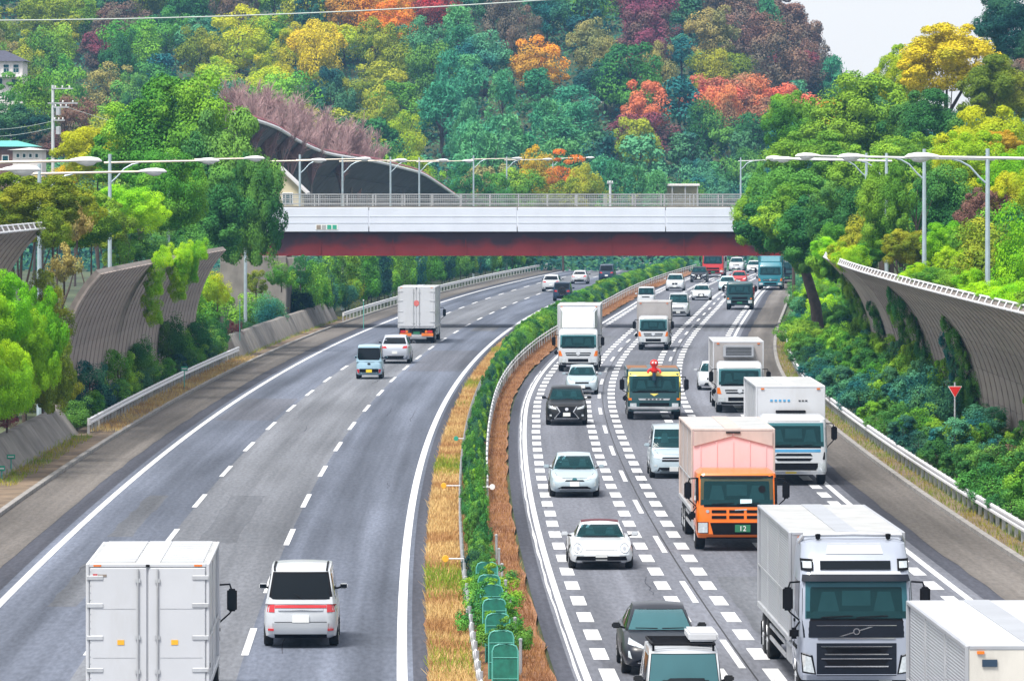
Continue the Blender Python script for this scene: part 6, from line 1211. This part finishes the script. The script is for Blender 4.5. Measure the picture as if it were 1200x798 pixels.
# buildings
def house(x, d, z, w, dep, h, roof_h, wallm, roofm, label, wins, gable='x', balc=False, rz=0, name='house'):
    t = thing(name, label, 'house', (x,d,z), rz); MB().box(-w/2,w/2,0,dep,-3,h).build('wall', wallm, t, smooth=0); e = .5
    if gable == 'x': MB().add([(-w/2-e,-e,h),(w/2+e,-e,h),(w/2+e,dep+e,h),(-w/2-e,dep+e,h),(-w/2+dep*.35,dep/2,h+roof_h),(w/2-dep*.35,dep/2,h+roof_h)],[(0,1,5,4),(1,2,5),(2,3,4,5),(3,0,4),(3,2,1,0)]).build('roof', roofm, t, smooth=0)
    else:
        MB().add([(-w/2,0,h),(w/2,0,h),(0,0,h+roof_h),(-w/2,dep,h),(w/2,dep,h),(0,dep,h+roof_h)],[(0,1,2),(5,4,3),(0,2,5,3),(1,4,5,2),(0,3,4,1)]).build('gable', wallm, t, smooth=0)
        for s in (-1,1): MB().hexa([(s*(w/2+e),-e,h-e*roof_h/(w/2)),(0,-e,h+roof_h),(0,dep+e,h+roof_h),(s*(w/2+e),dep+e,h-e*roof_h/(w/2)),(s*(w/2+e),-e,h-e*roof_h/(w/2)+.2),(0,-e,h+roof_h+.2),(0,dep+e,h+roof_h+.2),(s*(w/2+e),dep+e,h-e*roof_h/(w/2)+.2)]).build('roof', roofm, t, smooth=0)
    for a, b_, c, e_ in wins:
        o = MB().box(a,b_,-.06,-.01,c,e_).build('window', M['white_sign'], t, smooth=0); MB().box(a+.08,b_-.08,-.08,-.061,c+.08,e_-.08).build('pane', M['glass'], o, smooth=0)
    if balc:
        o = MB().box(w*.02,w*.46,-1.0,-.02,h*.42,h*.46).build('balcony', M['white_sign'], t, smooth=0)
        for k in range(9): MB().box(w*.03+k*w*.052,w*.03+k*w*.052+.05,-.99,-.95,h*.46,h*.46+.9).build('baluster', M['fence_grey'], o, smooth=0)
        MB().box(w*.02,w*.46,-1.0,-.94,h*.46+.9,h*.46+.97).build('handrail', M['fence_grey'], o, smooth=0)
    return t
M['cream_wall'] = mat('cream_render', (.66,.58,.40), .8, 0, .06); M['white_wall'] = mat('white_render', (.74,.70,.70), .8, 0, .06, dirt=.2); M['slate_roof'] = mat('slate_roof', (.06,.06,.09), .6, 0, .2); M['teal_roof'] = mat('teal_roof', (.10,.45,.40), .5, 0, .1); M['brick_wall'] = mat('brown_wall', (.16,.09,.08), .8, 0, .2); M['pale_roof'] = mat('pale_roof', (.62,.60,.60), .5, 0, .08)
d = 690; house(wx(-8,d),d,wz(104,d),7.2,7,wz(72,d)-wz(104,d),1.4,M['white_wall'],M['slate_roof'],'white two storey house with dark hipped roof on the hillside',[(-.4,.6,1.9,2.9),(1.2,2.0,1.9,3.0),(2.4,3.2,1.9,3.0),(.0,1.2,.2,1.3),(2.2,3.0,.1,1.2)],balc=True)
d = 470; house(wx(328,d),d,wz(244,d),3.6,6,wz(222,d)-wz(244,d),1.7,M['cream_wall'],M['pale_roof'],'small cream gabled house at the end of the bridge',[(.2,1.1,.3,1.3)],'y')
d = 560; house(wx(8,d),d,wz(196,d),5.2,5,wz(172,d)-wz(196,d),.6,M['brick_wall'],M['teal_roof'],'brown building with teal roof at the picture edge behind the lamps',[(-1.6,-.9,.5,1.2),(-.5,.2,.5,1.2)])
d = 540; house(wx(32,d),d,wz(193,d),2.8,5,wz(176,d)-wz(193,d),.25,M['white_wall'],M['pale_roof'],'low white building with a row of windows beside the teal roof',[(-1.1,-.7,.6,1.1),(-.5,-.1,.6,1.1),(.1,.5,.6,1.1),(.7,1.1,.6,1.1)])
d = 735; t = thing('canopy', 'flat white canopy roof beside the bamboo behind the bridge', 'canopy', (wx(795,d),d,wz(226,d))); MB().box(-2.8,2.8,0,4,.85,1.15).build('roof', M['white_wall'], t, bevel=.05)
for a in (-2.5,-.8,.9,2.5): MB().box(a-.08,a+.08,.2,.36,-4,.848).build('post', M['fence_grey'], t, smooth=0)
MB().box(-2.6,2.6,3.5,3.7,-4,.84).build('back_wall', M['cream_wall'], t, smooth=0)
def utility_pole(px, top, d, label, arms, zdown=12):
    x = wx(px,d); zt = wz(top,d); zg = zt-zdown; t = thing('utility_pole', label, 'utility pole', (x,d,zg)); MB().tube([(0,0,-.5),(0,0,zdown)], [.19,.14], 8).build('pole', M['pole_conc'], t)
    for z, a0, a1 in arms:
        o = MB().box(a0,a1,-.2,-.12,zdown-z-.06,zdown-z+.06).build('crossarm', M['galv'], t, smooth=0)
        for k in range(3): xx = a0+(a1-a0)*(k+.5)/3; MB().lathe([(.06,0),(.09,.05),(.05,.1),(.09,.15),(.04,.22)],8,'z',(xx,-.16,zdown-z+.06)).build('insulator', M['white_sign'], o)
    return t
M['pole_conc'] = mat('pole_concrete', (.55,.58,.60), .7, 0, .08)
t = utility_pole(62,100,560,'tall concrete utility pole with crossarms behind the yellow green tree',[(.35,-.1,2.0),(1.8,-.5,2.5),(2.2,0,1.6),(3.5,0,1.2)],14)
for s, z in ((.55,-3.0),(.55,-4.9)): MB().lathe([(.02,0),(.26,.02),(.26,.75),(.02,.8)],10,'z',(s,-.1,14+z)).build('transformer', M['galv'], t)
utility_pole(13,138,640,'small distant utility pole above the teal roof',[(.3,-.7,.7)],9)
utility_pole(705,118,900,'thin pale mast among the trees on the hillside',[],10); utility_pole(715,212,690,'short pole with a box behind the bridge railing',[(.3,-.4,.4)],4)
def cable(p, q, sag, r, label, cat='cable'):
    p, q = Vector(p), Vector(q); n = 24; link('power_cable', MB().tube([p.lerp(q,i/n)-Vector((0,0,sag*4*(i/n)*(1-i/n))) for i in range(n+1)], r, 5).mesh('power_cable'), M['cable'], label=label, cat=cat)
M['cable'] = mat('cable_sheath', (.42,.48,.46), .6, 0, .1)
d = 300; cable((wx(-420,d),d,wz(18,d)),(wx(1010,d),d,wz(-32,d)),1.15,.035,'pale overhead cable crossing the top of the wooded hill')
d = 560
for k, (a, b, y0, y1) in enumerate([(-60,62,150,142),(-60,62,158,150),(62,330,120,190)]): cable((wx(a,d),d,wz(y0,d)),(wx(b,d),d,wz(y1,d)),.5,.02,'thin wire %s' % ['running from the utility pole to the edge, upper one','running from the utility pole to the edge, lower one','dropping from the utility pole towards the bridge'][k])
# haze over the whole valley
m = bpy.data.materials.new('haze'); m.use_nodes = True; nt = m.node_tree; nt.nodes.remove(nt.nodes['Principled BSDF']); pv_ = nt.nodes.new('ShaderNodeVolumePrincipled'); pv_.inputs['Color'].default_value = (.28,.58,1,1); pv_.inputs['Density'].default_value = HAZE; pv_.inputs['Anisotropy'].default_value = .2
nt.links.new(pv_.outputs[0], nt.nodes['Material Output'].inputs['Volume'])
if HAZE > 0: link('haze', MB().box(-450,450,-120,1420,-3.4,95).mesh('haze', smooth=0), m, kind='stuff', label='thin bluish haze over the valley', cat='haze')

# ================================================================ labels that single each thing out
cols = ['near the white house','behind the green mound','beyond the tallest tree','above the far wall','above the far wall dip','above the golden shrub','above the bamboo','above the bridge end','below the sky gap']
ORD = lambda n: '%d%s' % (n, 'th' if 10 < n % 100 < 14 else {1:'st',2:'nd',3:'rd'}.get(n%10,'th'))
tops = [o for o in COL.objects if o.parent is None and 'label' in o and o.get('kind') not in ('structure','stuff')]
for o in tops:
    if o.get('group') == 'trees of the hillside wood':
        x, d, z = o.location; px = 600+F_PX*x/d; py = HOR-F_PX*(z+6-CAM_H)/d
        o['label'] = o['label'].replace(' in the hillside wood','').replace(' on the hillside','') + ' ' + ('on crest' if py < 25 else 'high uphill' if py < 70 else 'midway uphill' if py < 120 else 'low uphill' if py < 170 else 'at hill foot') + ' ' + cols[max(0,min(8,int(np.searchsorted([100,220,330,450,560,680,800,900], px))))]
by = {}
for o in tops: by.setdefault(o['label'], []).append(o)
for l, os_ in by.items():
    if len(os_) < 2: continue
    hillt = os_[0].get('group') == 'trees of the hillside wood'
    os_.sort(key=(lambda o: o.location.x/o.location.y) if hillt else (lambda o: o.location.y))
    for n, o in enumerate(os_):
        if hillt: o['label'] = l + ', %s from left' % ORD(n+1)
        else: o['label'] = l + ', %s from near end' % ORD(n+1)
